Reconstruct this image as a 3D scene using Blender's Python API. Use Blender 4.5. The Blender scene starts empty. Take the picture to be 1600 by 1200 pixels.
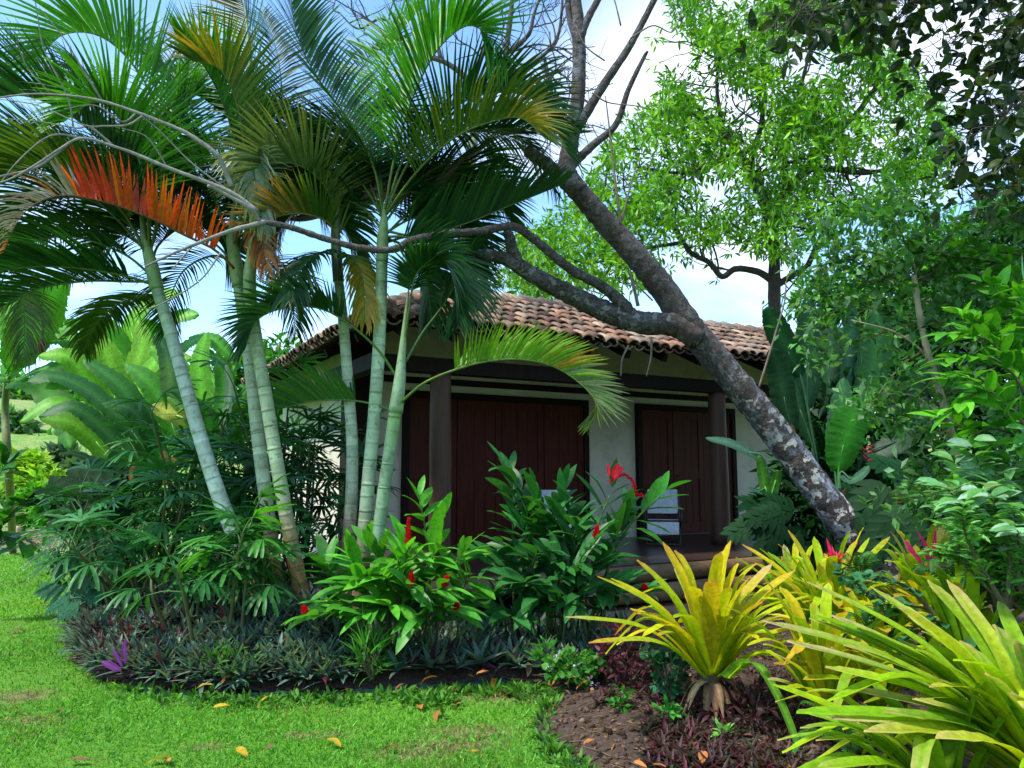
import bpy, math, random
import numpy as np
R = math.radians
rng = np.random.default_rng(11)
random.seed(11)
scene = bpy.context.scene
COL = scene.collection
# ---------------------------------------------------------------- camera
EYE = np.array([0.0, 0.0, 1.55]); PITCH = R(6.8); FPX = 1200.0
cam_d = bpy.data.cameras.new('camera'); cam = bpy.data.objects.new('camera', cam_d); COL.objects.link(cam)
cam.location = EYE; cam.rotation_euler = (R(90) + PITCH, 0, 0)
cam_d.sensor_width = 36; cam_d.lens = 36 * FPX / 1600; cam_d.clip_end = 2000; cam_d.clip_start = 0.05
scene.camera = cam
CP, SP = math.cos(PITCH), math.sin(PITCH)
def ray(px, py):
    x = (px - 800) / FPX; y = -(py - 600) / FPX
    return np.array([x, CP - y * SP, SP + y * CP])
def pt(px, py, d):
    r = ray(px, py); return EYE + r * (d / r[1])
def gp(px, py, z=0.0):
    r = ray(px, py); return EYE + r * ((z - EYE[2]) / r[2])
def A(*v): return np.array(v, float)
def norm(v):
    v = np.asarray(v, float); return v / np.maximum(np.linalg.norm(v, axis=-1, keepdims=True), 1e-9)
def ss(a, b, x):
    t = np.clip((x - a) / (b - a), 0, 1); return t * t * (3 - 2 * t)
def catmull(P, n):
    P = np.asarray(P, float); m = len(P)
    if m == 2: return P[0] + (P[1] - P[0]) * np.linspace(0, 1, n)[:, None]
    Q = np.vstack([2 * P[0] - P[1], P, 2 * P[-1] - P[-2]])
    u = np.linspace(0, m - 1 - 1e-9, n); i = u.astype(int); f = (u - i)[:, None]
    a, b, c, d = Q[i], Q[i + 1], Q[i + 2], Q[i + 3]
    return 0.5 * (2 * b + (c - a) * f + (2 * a - 5 * b + 4 * c - d) * f * f + (3 * b - a - 3 * c + d) * f ** 3)
def lerp_list(v, n):
    v = np.asarray(v, float)
    x = np.linspace(0, 1, len(v)); t = np.linspace(0, 1, n)
    if v.ndim == 1: return np.interp(t, x, v)
    return np.stack([np.interp(t, x, v[:, k]) for k in range(v.shape[1])], 1)
def pick(pal, n, j=0.15):
    pal = np.asarray(pal, float); i = rng.integers(0, len(pal), n); k = rng.integers(0, len(pal), n); f = rng.random((n, 1)) * .5
    return np.clip((pal[i] * (1 - f) + pal[k] * f) * (1 + j * rng.standard_normal((n, 1))), .002, 1)
# ---------------------------------------------------------------- mesh builder
class MB:
    def __init__(s): s.v = []; s.f = []; s.t = []; s.n = 0
    def add(s, V, F, T=(.5, .5, .5)):
        V = np.asarray(V, float).reshape(-1, 3); T = np.asarray(T, float)
        if T.ndim == 1: T = np.broadcast_to(T, V.shape)
        s.v.append(V); s.f.append(np.asarray(F, int).reshape(-1, 4) + s.n); s.t.append(T.reshape(-1, 3)); s.n += len(V)
    def mesh(s, name, mat, off=(0, 0, 0), smooth=True):
        me = bpy.data.meshes.new(name)
        V = np.concatenate(s.v) - np.asarray(off, float); F = np.concatenate(s.f); T = np.concatenate(s.t)
        me.vertices.add(len(V)); me.vertices.foreach_set('co', V.ravel().astype(np.float32))
        me.loops.add(F.size); me.loops.foreach_set('vertex_index', F.ravel().astype(np.int32))
        me.polygons.add(len(F)); me.polygons.foreach_set('loop_start', (np.arange(len(F)) * 4).astype(np.int32))
        me.polygons.foreach_set('use_smooth', np.full(len(F), smooth))
        me.update(calc_edges=True)
        at = me.color_attributes.new('tint', 'FLOAT_COLOR', 'POINT')
        C4 = np.ones((len(V), 4), np.float32); C4[:, :3] = T; at.data.foreach_set('color', C4.ravel())
        me.materials.append(mat); return me
    def build(s, name, mat, parent=None, base=None, smooth=True):
        if parent is not None: off = WPOS[parent.name]
        else: off = np.asarray(base if base is not None else (0, 0, 0), float)
        o = bpy.data.objects.new(name, s.mesh(name, mat, off, smooth)); COL.objects.link(o)
        if parent is not None: o.parent = parent
        else: o.location = off
        WPOS[o.name] = np.array(off, float)
        return o
WPOS = {}
def tag(o, label=None, cat=None, group=None, kind=None):
    for k, v in (('label', label), ('category', cat), ('group', group), ('kind', kind)):
        if v: o[k] = v
    return o
def thing(name, label, cat, base, group=None):
    o = bpy.data.objects.new(name, None); COL.objects.link(o); o.empty_display_size = .1
    o.location = base; WPOS[o.name] = np.array(base, float); return tag(o, label, cat, group)
def copy_tree(o, loc, rz=0, sc=1, label=None):
    c = o.copy(); COL.objects.link(c); c.location = loc; c.rotation_euler = (0, 0, rz); c.scale = (sc,) * 3
    WPOS[c.name] = np.array(loc, float)
    for ch in o.children:
        d = ch.copy(); COL.objects.link(d); d.parent = c
    if label: c['label'] = label
    return c
def tube(mb, pts, rad, tint=(.3, .3, .3), ns=8, n=None, cap=True, wob=0):
    """tapered tube through pts; tint one colour or one colour per ring"""
    n = n or max(4, 5 * len(pts)); P = catmull(pts, n); r = lerp_list(rad, n) if np.ndim(rad) else np.full(n, rad)
    if wob: r = r * (1 + wob * rng.standard_normal(n)); P = P + wob * .35 * r[:, None] * rng.standard_normal((n, 3))
    T = np.asarray(tint, float)
    if T.ndim == 2: T = lerp_list(T, n)
    else: T = np.broadcast_to(T, (n, 3))
    if cap:
        P = np.vstack([P[:1], P, P[-1:]]); r = np.r_[r[0] * .02, r, r[-1] * .02]; T = np.vstack([T[:1], T, T[-1:]]); n += 2
    tan = norm(np.gradient(P, axis=0)); tan[0] = tan[1] if cap else tan[0]; tan[-1] = tan[-2] if cap else tan[-1]
    ref = A(0.13, 0.97, 0.21); a = norm(np.cross(tan, ref)); b = np.cross(tan, a)
    th = np.linspace(0, 2 * np.pi, ns, endpoint=False)
    V = P[:, None] + r[:, None, None] * (a[:, None] * np.cos(th)[None, :, None] + b[:, None] * np.sin(th)[None, :, None])
    if wob: V = V + (wob * .5 * r[:, None, None]) * rng.standard_normal((n, ns, 1)) * (V - P[:, None]) / np.maximum(r[:, None, None], 1e-4)
    i = np.arange(n - 1)[:, None] * ns; k = np.arange(ns)[None]; k2 = (k + 1) % ns
    F = np.stack([i + k, i + k2, i + ns + k2, i + ns + k], -1)
    mb.add(V, F, np.repeat(T[:, None], ns, 1))
def obox(mb, c, ax, h, tint=(.5, .5, .5)):
    c = np.asarray(c, float); ax = np.asarray(ax, float)
    s = np.array([[x, y, z] for x in (-1, 1) for y in (-1, 1) for z in (-1, 1)], float) * np.asarray(h, float)
    V = c + s @ ax
    # separate verts per face keep the edges crisp
    Q = [(0, 1, 3, 2), (4, 6, 7, 5), (0, 4, 5, 1), (2, 3, 7, 6), (0, 2, 6, 4), (1, 5, 7, 3)]
    mb.add(np.concatenate([V[list(q)] for q in Q]), np.arange(24).reshape(6, 4), tint)
PROF = {
    'lance': lambda t: np.maximum(np.sin(np.pi * np.clip(t, 0, 1) ** .85) ** .75, .03),
    'oval': lambda t: np.maximum(np.sin(np.pi * t) ** .5, .04),
    'strap': lambda t: np.where(t < .8, .8 + .2 * np.sin(np.pi * t / .8), np.sqrt(np.maximum(1 - ((t - .8) / .2) ** 2, 0)) * .8 + .02),
    'point': lambda t: np.maximum(np.minimum(.55 + 2.2 * t, 1) * (1 - t ** 2.2), .02),
    'leaflet': lambda t: np.maximum(np.minimum(.4 + 3 * t, 1) * (1 - t ** 1.8), .03),
    'finger': lambda t: np.where(t < .9, np.minimum(.5 + 1.5 * t, 1), .55),
    'paddle': lambda t: np.maximum(np.minimum(np.sin(np.pi * np.clip(t, 0, 1) ** .9), 1) ** .45, .03),
    'blade': lambda t: np.maximum(1 - t ** 1.5, .05),
}
def leaves(mb, P, D, N, L, W, tint, droop=0., nseg=3, fold=.2, prof='lance', bend=None, tip=None, tpow=3, wave=0.):
    P = np.asarray(P, float).reshape(-1, 3); n = len(P)
    D = norm(np.broadcast_to(D, (n, 3))); N = np.broadcast_to(np.asarray(N, float), (n, 3)) + 1e-4
    L = np.broadcast_to(L, n).astype(float); W = np.broadcast_to(W, n).astype(float)
    dr = np.broadcast_to(droop, n).astype(float); dr = np.where(np.abs(dr) < 1e-3, 1e-3, dr)
    S = norm(np.cross(D, N)); Nn = np.cross(S, D)
    if bend is None: B = -Nn
    else:
        B = np.broadcast_to(np.asarray(bend, float), (n, 3)); B = norm(B - D * (B * D).sum(1, keepdims=True) + 1e-5)
    T = np.broadcast_to(np.asarray(tint, float), (n, 3)); rows = []; cols = []
    pw = PROF[prof](np.linspace(0, 1, nseg + 1))
    k = 2 if fold is None else 3
    for i in range(nseg + 1):
        t = i / nseg; a = (dr * t)[:, None]
        c = P + L[:, None] * (D * np.sin(a) + B * (1 - np.cos(a))) / dr[:, None]
        Dt = D * np.cos(a) + B * np.sin(a); St = norm(np.cross(Dt, Nn)); Nt = np.cross(St, Dt)
        hw = (W * .5 * pw[i])[:, None]
        if wave: c = c + Nt * (wave * W * rng.standard_normal(n) * (0 < t < 1))[:, None]
        if fold is None: rows.append(np.stack([c - St * hw, c + St * hw], 1))
        else:
            cf, sf = math.cos(fold), math.sin(fold)
            e1 = e2 = 0
            if wave: e1 = Nt * (wave * W * rng.standard_normal(n))[:, None]; e2 = Nt * (wave * W * rng.standard_normal(n))[:, None]
            rows.append(np.stack([c - St * hw * cf + Nt * hw * sf + e1, c, c + St * hw * cf + Nt * hw * sf + e2], 1))
        Ti = T if tip is None else T + (np.broadcast_to(tip, (n, 3)) - T) * t ** tpow
        cols.append(np.repeat(Ti[:, None], k, 1))
    V = np.stack(rows, 1); C = np.stack(cols, 1); m = (nseg + 1) * k
    o = np.arange(n)[:, None, None] * m; i = np.arange(nseg)[None, :, None] * k; j = np.arange(k - 1)[None, None]
    b = o + i + j
    mb.add(V, np.stack([b, b + 1, b + k + 1, b + k], -1), C)
def blade(mb, pts, W, nrm, tint, nseg=14, fold=.25, prof='paddle', tip=None, wave=.0, tear=0., mid=None, tpw=2.5, pleat=0.):
    """one large leaf along a 3-D path, with a midrib fold; optionally torn edges"""
    P = catmull(pts, nseg + 1); T = norm(np.gradient(P, axis=0)); S = norm(np.cross(T, nrm)); N = np.cross(S, T)
    t = np.linspace(0, 1, nseg + 1); w = W * .5 * PROF[prof](t); C = np.broadcast_to(np.asarray(tint, float), (nseg + 1, 3))
    if tip is not None: C = C + (np.asarray(tip, float) - C) * (t ** tpw)[:, None]
    rr = lambda: (1 - tear * rng.random(nseg + 1)); wv = lambda: wave * W * rng.standard_normal(nseg + 1)
    cf, sf = math.cos(fold), math.sin(fold); w1 = w * rr(); w2 = w * rr(); rows = []
    for q in (-1, -.5, 0, .5, 1):
        ww = (w1 if q < 0 else w2) * abs(q); z = ww * sf - .25 * W * (abs(q) ** 2) * .35 + (wv() * abs(q) if wave else 0) + pleat * W * abs(q) * np.where(np.arange(nseg + 1) % 2, 1, -1)
        rows.append(P + S * (np.sign(q) * ww * cf)[:, None] + N * z[:, None])
    V = np.stack(rows, 1); CC = np.repeat(C[:, None], 5, 1).copy()
    CC[:, 2] = np.minimum(CC[:, 2] * 1.5 + .01, 1) if mid is None else mid
    i = np.arange(nseg)[:, None] * 5; j = np.arange(4)[None]; b = i + j
    mb.add(V, np.stack([b, b + 1, b + 6, b + 5], -1), CC)
def inpoly(x, y, poly):
    poly = np.asarray(poly, float); x = np.asarray(x); y = np.asarray(y); r = np.zeros(x.shape, bool); j = len(poly) - 1
    for i in range(len(poly)):
        xi, yi = poly[i]; xj, yj = poly[j]
        c = ((yi > y) != (yj > y)) & (x < (xj - xi) * (y - yi) / (yj - yi + 1e-12) + xi); r ^= c; j = i
    return r
def edge_dist(x, y, poly):
    d = np.full(np.shape(x), 1e9); p = np.asarray(poly, float)
    for i in range(len(p)):
        a = p[i]; b = p[(i + 1) % len(p)]; ab = b - a
        t = np.clip(((x - a[0]) * ab[0] + (y - a[1]) * ab[1]) / (ab @ ab + 1e-9), 0, 1)
        d = np.minimum(d, np.hypot(x - a[0] - t * ab[0], y - a[1] - t * ab[1]))
    return d
def rdir(n): return norm(rng.standard_normal((n, 3)))
def sprig(mb, C, m, L, W, pal, out=None, spread=.9, up=.35, droop=.6, nseg=2, fold=.2, prof='lance', rad=0.5, j=.2):
    """m leaves at each cluster centre"""
    K = len(C); n = K * m; ctr = np.repeat(C, m, 0); D = rdir(n) * spread
    if out is not None: D = D + np.repeat(out, m, 0)
    D[:, 2] += up; D = norm(D); l = L * (.65 + .6 * rng.random(n))
    N = norm(A(0, 0, 1) + .6 * rng.standard_normal((n, 3)))
    base = np.repeat(pick(pal, K, .1), m, 0); col = np.clip(base * (1 + j * rng.standard_normal((n, 1))), .003, 1)
    leaves(mb, ctr + D * (l * rad)[:, None] * rng.random((n, 1)), D, N, l, W * (.75 + .5 * rng.random(n)), col, droop * (.4 + rng.random(n)), nseg, fold, prof)
# ---------------------------------------------------------------- materials
def newmat(name):
    m = bpy.data.materials.new(name); m.use_nodes = True; nt = m.node_tree; nt.nodes.clear()
    out = nt.nodes.new('ShaderNodeOutputMaterial'); b = nt.nodes.new('ShaderNodeBsdfPrincipled')
    nt.links.new(b.outputs[0], out.inputs[0]); return m, nt, b, out
def nd(nt, typ, **k):
    n = nt.nodes.new(typ)
    for a, v in k.items():
        if a in n.inputs: n.inputs[a].default_value = v
        else: setattr(n, a, v)
    return n
def ramp(nt, fac, stops):
    r = nt.nodes.new('ShaderNodeValToRGB'); e = r.color_ramp.elements
    while len(e) < len(stops): e.new(.5)
    for x, (p, c) in zip(e, stops): x.position = p; x.color = (*c, 1) if len(c) == 3 else c
    nt.links.new(fac, r.inputs[0]); return r.outputs[0]
def mix(nt, a, b, fac, mode='MIX'):
    m = nt.nodes.new('ShaderNodeMix'); m.data_type = 'RGBA'; m.blend_type = mode
    for sock, v in ((m.inputs[6], a), (m.inputs[7], b), (m.inputs[0], fac)):
        if hasattr(v, 'links'): nt.links.new(v, sock)
        else: sock.default_value = v if isinstance(v, (int, float)) else (*v, 1)
    return m.outputs[2]
def noise(nt, scale, detail=4, rough=.55, vec=None, dist=0):
    n = nd(nt, 'ShaderNodeTexNoise', Scale=scale, Detail=detail, Roughness=rough, Distortion=dist)
    if vec is None:
        g = nt.nodes.get('geo') or nd(nt, 'ShaderNodeNewGeometry', name='geo'); vec = g.outputs['Position']
    nt.links.new(vec, n.inputs['Vector']); return n.outputs['Fac']
def bump(nt, b, h, strength, dist=.02):
    u = nd(nt, 'ShaderNodeBump', Strength=strength, Distance=dist); nt.links.new(h, u.inputs['Height']); nt.links.new(u.outputs[0], b.inputs['Normal'])
def leafmat(name, rough=.42, trans=.35, spec=.4, vein=0.0, boost=(1.5, 1.45, .6), streak=False):
    m, nt, b, out = newmat(name)
    at = nd(nt, 'ShaderNodeAttribute', attribute_name='tint')
    v = ramp(nt, noise(nt, 34, 3), [(.3, (.78, .78, .78)), (.7, (1.2, 1.2, 1.2))])
    c = mix(nt, at.outputs['Color'], v, 1.0, 'MULTIPLY')
    nt.links.new(c, b.inputs['Base Color']); b.inputs['Roughness'].default_value = rough; b.inputs['Specular IOR Level'].default_value = spec
    if streak:
        g = nt.nodes.get('geo'); c = mix(nt, c, (.16, .09, .03), ramp(nt, noise(nt, 75, 3, .6), [(.64, (0,) * 3), (.72, (.55,) * 3)])); c = mix(nt, c, (.20, .15, .04), ramp(nt, noise(nt, 16, 7, .75), [(.56, (0,) * 3), (.72, (.45,) * 3)]))
    t = nd(nt, 'ShaderNodeBsdfTranslucent'); nt.links.new(mix(nt, c, boost, 1.0, 'MULTIPLY'), t.inputs[0])
    s = nd(nt, 'ShaderNodeMixShader'); s.inputs[0].default_value = trans
    nt.links.new(b.outputs[0], s.inputs[1]); nt.links.new(t.outputs[0], s.inputs[2]); nt.links.new(s.outputs[0], out.inputs[0])
    if vein: bump(nt, b, noise(nt, 60, 2), vein, .004)
    return m
M = {}
M['leaf'] = leafmat('leaf_surface', .5, .36, .25)
M['gloss'] = leafmat('leaf_glossy', .42, .30, .28, .15)
M['palm'] = leafmat('palm_leaflet', .42, .32, .3)
M['brom'] = leafmat('bromeliad_leaf', .5, .42, .14, .12, (1.35, 1.25, .5), True)
M['matte'] = leafmat('leaf_matte', .62, .25, .10)
M['dry'] = leafmat('dry_leaf', .8, .25, .15, .1, (1.1, 1, .8))
M['petal'] = leafmat('flower_petal', .5, .25, .3, 0, (1.3, .8, .9))
M['grass'] = leafmat('grass_blade', .55, .35, .25)
def attmat(name, rough, bscale, bstr, var=.35, spec=.3, nscale=12):
    m, nt, b, out = newmat(name); at = nd(nt, 'ShaderNodeAttribute', attribute_name='tint')
    v = ramp(nt, noise(nt, nscale, 6, .65), [(.3, (1 - var,) * 3), (.7, (1 + var,) * 3)])
    nt.links.new(mix(nt, at.outputs['Color'], v, 1.0, 'MULTIPLY'), b.inputs['Base Color'])
    b.inputs['Roughness'].default_value = rough; b.inputs['Specular IOR Level'].default_value = spec
    bump(nt, b, noise(nt, bscale, 6, .6), bstr); return m
M['stem'] = attmat('plant_stem', .55, 40, .15)
M['bark'] = attmat('twig_bark', .85, 40, .5)
M['tile'] = attmat('clay_tile', .85, 60, .4, .45, .2, 22)
M['soiltint'] = attmat('litter', .95, 30, .5, .4, .1)
def mk_palmtrunk():
    m, nt, b, out = newmat('palm_trunk_skin'); at = nd(nt, 'ShaderNodeAttribute', attribute_name='tint')
    a = ramp(nt, noise(nt, 9, 6, .65), [(.3, (.62, .7, .55)), (.5, (1, 1, 1)), (.72, (1.18, 1.2, 1.2))])
    c = mix(nt, at.outputs['Color'], a, 1.0, 'MULTIPLY')
    c = mix(nt, c, (.11, .085, .05), ramp(nt, noise(nt, 16, 8, .7, dist=.6), [(.54, (0, 0, 0)), (.66, (.8,) * 3)]))
    nt.links.new(c, b.inputs['Base Color']); b.inputs['Roughness'].default_value = .55
    bump(nt, b, noise(nt, 50, 5), .2, .01); return m
M['palmtrunk'] = mk_palmtrunk()
def mk_lichenbark():
    m, nt, b, out = newmat('lichen_bark'); at = nd(nt, 'ShaderNodeAttribute', attribute_name='tint')
    c = mix(nt, (.014, .010, .008), (.10, .078, .066), ramp(nt, noise(nt, 30, 8, .75, dist=.8), [(.38, (0,) * 3), (.62, (1,) * 3)]))
    c = mix(nt, c, (.20, .19, .20), ramp(nt, noise(nt, 26, 6, .7, dist=.4), [(.56, (0,) * 3), (.64, (.7,) * 3)]))
    # pale lichen only where the tint says this stretch of trunk carries it
    sep = nd(nt, 'ShaderNodeSeparateColor'); nt.links.new(at.outputs['Color'], sep.inputs[0])
    pat = ramp(nt, noise(nt, 12, 5, .55, dist=.3), [(.555, (0,) * 3), (.585, (1,) * 3)])
    mm = nd(nt, 'ShaderNodeMath', operation='MULTIPLY'); nt.links.new(pat, mm.inputs[0]); nt.links.new(sep.outputs[0], mm.inputs[1])
    c = mix(nt, c, (.62, .60, .54), mm.outputs[0])
    pat2 = ramp(nt, noise(nt, 8, 5, .6), [(.5, (0,) * 3), (.6, (.7,) * 3)])
    m2 = nd(nt, 'ShaderNodeMath', operation='MULTIPLY'); nt.links.new(pat2, m2.inputs[0]); nt.links.new(sep.outputs[2], m2.inputs[1])
    c = mix(nt, c, (.30, .33, .40), m2.outputs[0])
    c = mix(nt, c, (.07, .03, .018), ramp(nt, noise(nt, 3.1, 4, .6), [(.56, (0,) * 3), (.66, (.6,) * 3)]))
    nt.links.new(c, b.inputs['Base Color']); b.inputs['Roughness'].default_value = .85
    h = mix(nt, noise(nt, 22, 8, .7), noise(nt, 6, 4), .3); bump(nt, b, h, 1.0, .06); return m
M['lichen'] = mk_lichenbark()
def mk_wood(name, c1, c2, rough, scale=(9, 9, .8), rot=0, spec=.35):
    m, nt, b, out = newmat(name); g = nd(nt, 'ShaderNodeNewGeometry', name='geo')
    mp = nd(nt, 'ShaderNodeMapping'); mp.inputs['Rotation'].default_value = (0, 0, rot); mp.inputs['Scale'].default_value = scale
    nt.links.new(g.outputs['Position'], mp.inputs[0])
    n1 = noise(nt, 3.0, 8, .7, mp.outputs[0], .5)
    c = ramp(nt, n1, [(.3, c1), (.7, c2)])
    c = mix(nt, c, (.22, .2, .18), ramp(nt, noise(nt, 11, 7, .7), [(.66, (0,) * 3), (.74, (.25,) * 3)]))
    nt.links.new(c, b.inputs['Base Color']); b.inputs['Roughness'].default_value = rough; b.inputs['Specular IOR Level'].default_value = spec
    bump(nt, b, n1, .25, .01); return m
HA = -math.atan2(.49, .87)
M['door'] = mk_wood('door_hardwood', (.035, .007, .005), (.105, .019, .011), .55, spec=.16)
M['frame'] = mk_wood('dark_timber', (.008, .005, .004), (.02, .010, .008), .7, spec=.15)
M['post'] = mk_wood('round_post', (.05, .022, .014), (.10, .045, .028), .5)
M['log'] = mk_wood('step_log', (.10, .058, .028), (.25, .155, .075), .6, (1, 9, 9), HA)
M['deck'] = mk_wood('polished_floor', (.035, .021, .017), (.07, .042, .032), .28, (1, 7, 3), HA, .5)
def mk_plaster():
    m, nt, b, out = newmat('cream_plaster')
    c = ramp(nt, noise(nt, 1.3, 7, .65), [(.3, (.54, .50, .41)), (.65, (.70, .66, .55))])
    c = mix(nt, c, (.30, .25, .20), ramp(nt, noise(nt, 3, 8, .72), [(.52, (0,) * 3), (.76, (.6,) * 3)]))
    nt.links.new(c, b.inputs['Base Color']); b.inputs['Roughness'].default_value = .9; bump(nt, b, noise(nt, 45, 6), .25, .01); return m
M['plaster'] = mk_plaster()
def simple(name, c, rough=.5, metal=0, ns=20, var=.15):
    m, nt, b, out = newmat(name)
    k = ramp(nt, noise(nt, ns, 4), [(.3, tuple(x * (1 - var) for x in c)), (.7, tuple(min(1, x * (1 + var)) for x in c))])
    nt.links.new(k, b.inputs['Base Color']); b.inputs['Roughness'].default_value = rough; b.inputs['Metallic'].default_value = metal
    bump(nt, b, noise(nt, ns * 4, 3), .08, .005); return m
M['canvas'] = simple('white_sling_fabric', (.62, .65, .70), .85)
M['steel'] = simple('dark_chair_frame', (.015, .012, .014), .4)
M['edging'] = simple('green_plastic_edging', (.015, .05, .045), .5)
def mk_ground():
    m, nt, b, out = newmat('lawn_ground')
    c = ramp(nt, noise(nt, 38, 6, .7), [(.3, (.05, .13, .012)), (.55, (.10, .24, .022)), (.8, (.16, .33, .04))])
    c = mix(nt, c, (.20, .17, .075), ramp(nt, noise(nt, 1.15, 6, .6), [(.57, (0,) * 3), (.72, (.6,) * 3)]))
    c = mix(nt, c, (.085, .058, .035), ramp(nt, noise(nt, 2.3, 5, .6), [(.65, (0,) * 3), (.72, (.7,) * 3)]))
    at = nd(nt, 'ShaderNodeAttribute', attribute_name='tint'); c = mix(nt, c, mix(nt, (.22, .16, .085), (.09, .06, .04), ramp(nt, noise(nt, 14, 5), [(.4, (0,) * 3), (.6, (1,) * 3)])), ramp(nt, at.outputs['Fac'], [(.12, (0,) * 3), (.95, (.85,) * 3)]))
    nt.links.new(c, b.inputs['Base Color']); b.inputs['Roughness'].default_value = .95; b.inputs['Specular IOR Level'].default_value = .1
    bump(nt, b, noise(nt, 60, 5), .6, .03); return m
M['lawn'] = mk_ground()
def mk_meadow():
    m, nt, b, out = newmat('meadow_ground')
    c = ramp(nt, noise(nt, .55, 7, .65), [(.3, (.10, .24, .03)), (.52, (.20, .34, .05)), (.66, (.30, .28, .10)), (.82, (.22, .16, .10))])
    c = mix(nt, c, (.10, .17, .04), ramp(nt, noise(nt, 3.5, 6, .7), [(.45, (0,) * 3), (.65, (.7,) * 3)]))
    nt.links.new(c, b.inputs['Base Color']); b.inputs['Roughness'].default_value = .95; bump(nt, b, noise(nt, 9, 6), .8, .2); return m
M['meadow'] = mk_meadow()
def mk_soil():
    m, nt, b, out = newmat('garden_soil')
    c = ramp(nt, noise(nt, 24, 7, .7), [(.3, (.022, .013, .009)), (.55, (.07, .042, .027)), (.8, (.13, .085, .055))])
    nt.links.new(c, b.inputs['Base Color']); b.inputs['Roughness'].default_value = .95; bump(nt, b, noise(nt, 55, 6), .9, .03); return m
M['soil'] = mk_soil()
# ---------------------------------------------------------------- light and sky
SUN_EL, SUN_AZ = R(58), R(-118)         # azimuth clockwise from +Y; the sun stands high over the left shoulder
SUN_STR, SKY_STR, EXPO = 2.8, .155, 1.22
w = bpy.data.worlds.new('World'); scene.world = w; w.use_nodes = True; nt = w.node_tree; nt.nodes.clear()
wo = nt.nodes.new('ShaderNodeOutputWorld'); bg = nt.nodes.new('ShaderNodeBackground'); nt.links.new(bg.outputs[0], wo.inputs[0])
sky = nd(nt, 'ShaderNodeTexSky', sky_type='NISHITA', sun_disc=False, sun_elevation=SUN_EL, sun_rotation=SUN_AZ, altitude=0, air_density=1.0, dust_density=.6, ozone_density=1.5)
tc = nt.nodes.new('ShaderNodeTexCoord'); sp = nt.nodes.new('ShaderNodeSeparateXYZ'); nt.links.new(tc.outputs['Generated'], sp.inputs[0])
ad = nd(nt, 'ShaderNodeMath', operation='ADD'); ad.inputs[1].default_value = .22; nt.links.new(sp.outputs[2], ad.inputs[0])
mx = nd(nt, 'ShaderNodeMath', operation='MAXIMUM'); mx.inputs[1].default_value = .05; nt.links.new(ad.outputs[0], mx.inputs[0])
dv = nd(nt, 'ShaderNodeVectorMath', operation='SCALE'); iv = nd(nt, 'ShaderNodeMath', operation='DIVIDE'); iv.inputs[0].default_value = 1; nt.links.new(mx.outputs[0], iv.inputs[1])
nt.links.new(tc.outputs['Generated'], dv.inputs[0]); nt.links.new(iv.outputs[0], dv.inputs['Scale'])
mp = nd(nt, 'ShaderNodeMapping'); mp.inputs['Location'].default_value = (.65, 1.3, 0); mp.inputs['Scale'].default_value = (1, 1, .3); nt.links.new(dv.outputs[0], mp.inputs[0])
cl = noise(nt, 1.25, 9, .52, mp.outputs[0], .25)
# more cloud to the right, where the photograph is almost white
gx = nd(nt, 'ShaderNodeMath', operation='MULTIPLY_ADD'); gx.inputs[1].default_value = .03; nt.links.new(sp.outputs[0], gx.inputs[0]); nt.links.new(cl, gx.inputs[2])
cf = ramp(nt, gx.outputs[0], [(.485, (0,) * 3), (.72, (.92,) * 3)])
ca = noise(nt, 2.4, 6, .55, mp.outputs[0]); cc = ramp(nt, ca, [(.3, (3.4, 3.7, 4.5)), (.65, (5.0, 5.1, 5.4))])
skyc = mix(nt, sky.outputs[0], (.80, 1.0, 1.12), 1.0, 'MULTIPLY')
nt.links.new(mix(nt, skyc, cc, cf), bg.inputs[0]); bg.inputs[1].default_value = SKY_STR
ld = bpy.data.lights.new('sun', 'SUN'); lo = bpy.data.objects.new('sun', ld); COL.objects.link(lo)
ld.energy = SUN_STR; ld.angle = R(5); ld.color = (1, .95, .86)
sv = A(math.sin(SUN_AZ) * math.cos(SUN_EL), math.cos(SUN_AZ) * math.cos(SUN_EL), math.sin(SUN_EL))
from mathutils import Vector
lo.rotation_euler = Vector(sv).to_track_quat('Z', 'Y').to_euler(); lo.location = sv * 30
scene.view_settings.view_transform = 'Standard'; scene.view_settings.look = 'None'; scene.view_settings.exposure = EXPO; scene.view_settings.gamma = 1
# ---------------------------------------------------------------- house frame: s along the front, t outwards, z up
HU = norm(A(.87, .49, 0)); HN = A(HU[1], -HU[0], 0); HO = A(-.86, 9.2, 0); HAX = np.array([HU, HN, A(0, 0, 1)])
def h(s, t, z): return HO + HU * s + HN * t + A(0, 0, z)
def hb(mb, s0, s1, t0, t1, z0, z1, tint=(.5, .5, .5)): obox(mb, h((s0 + s1) / 2, (t0 + t1) / 2, (z0 + z1) / 2), HAX, ((s1 - s0) / 2, (t1 - t0) / 2, (z1 - z0) / 2), tint)
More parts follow.
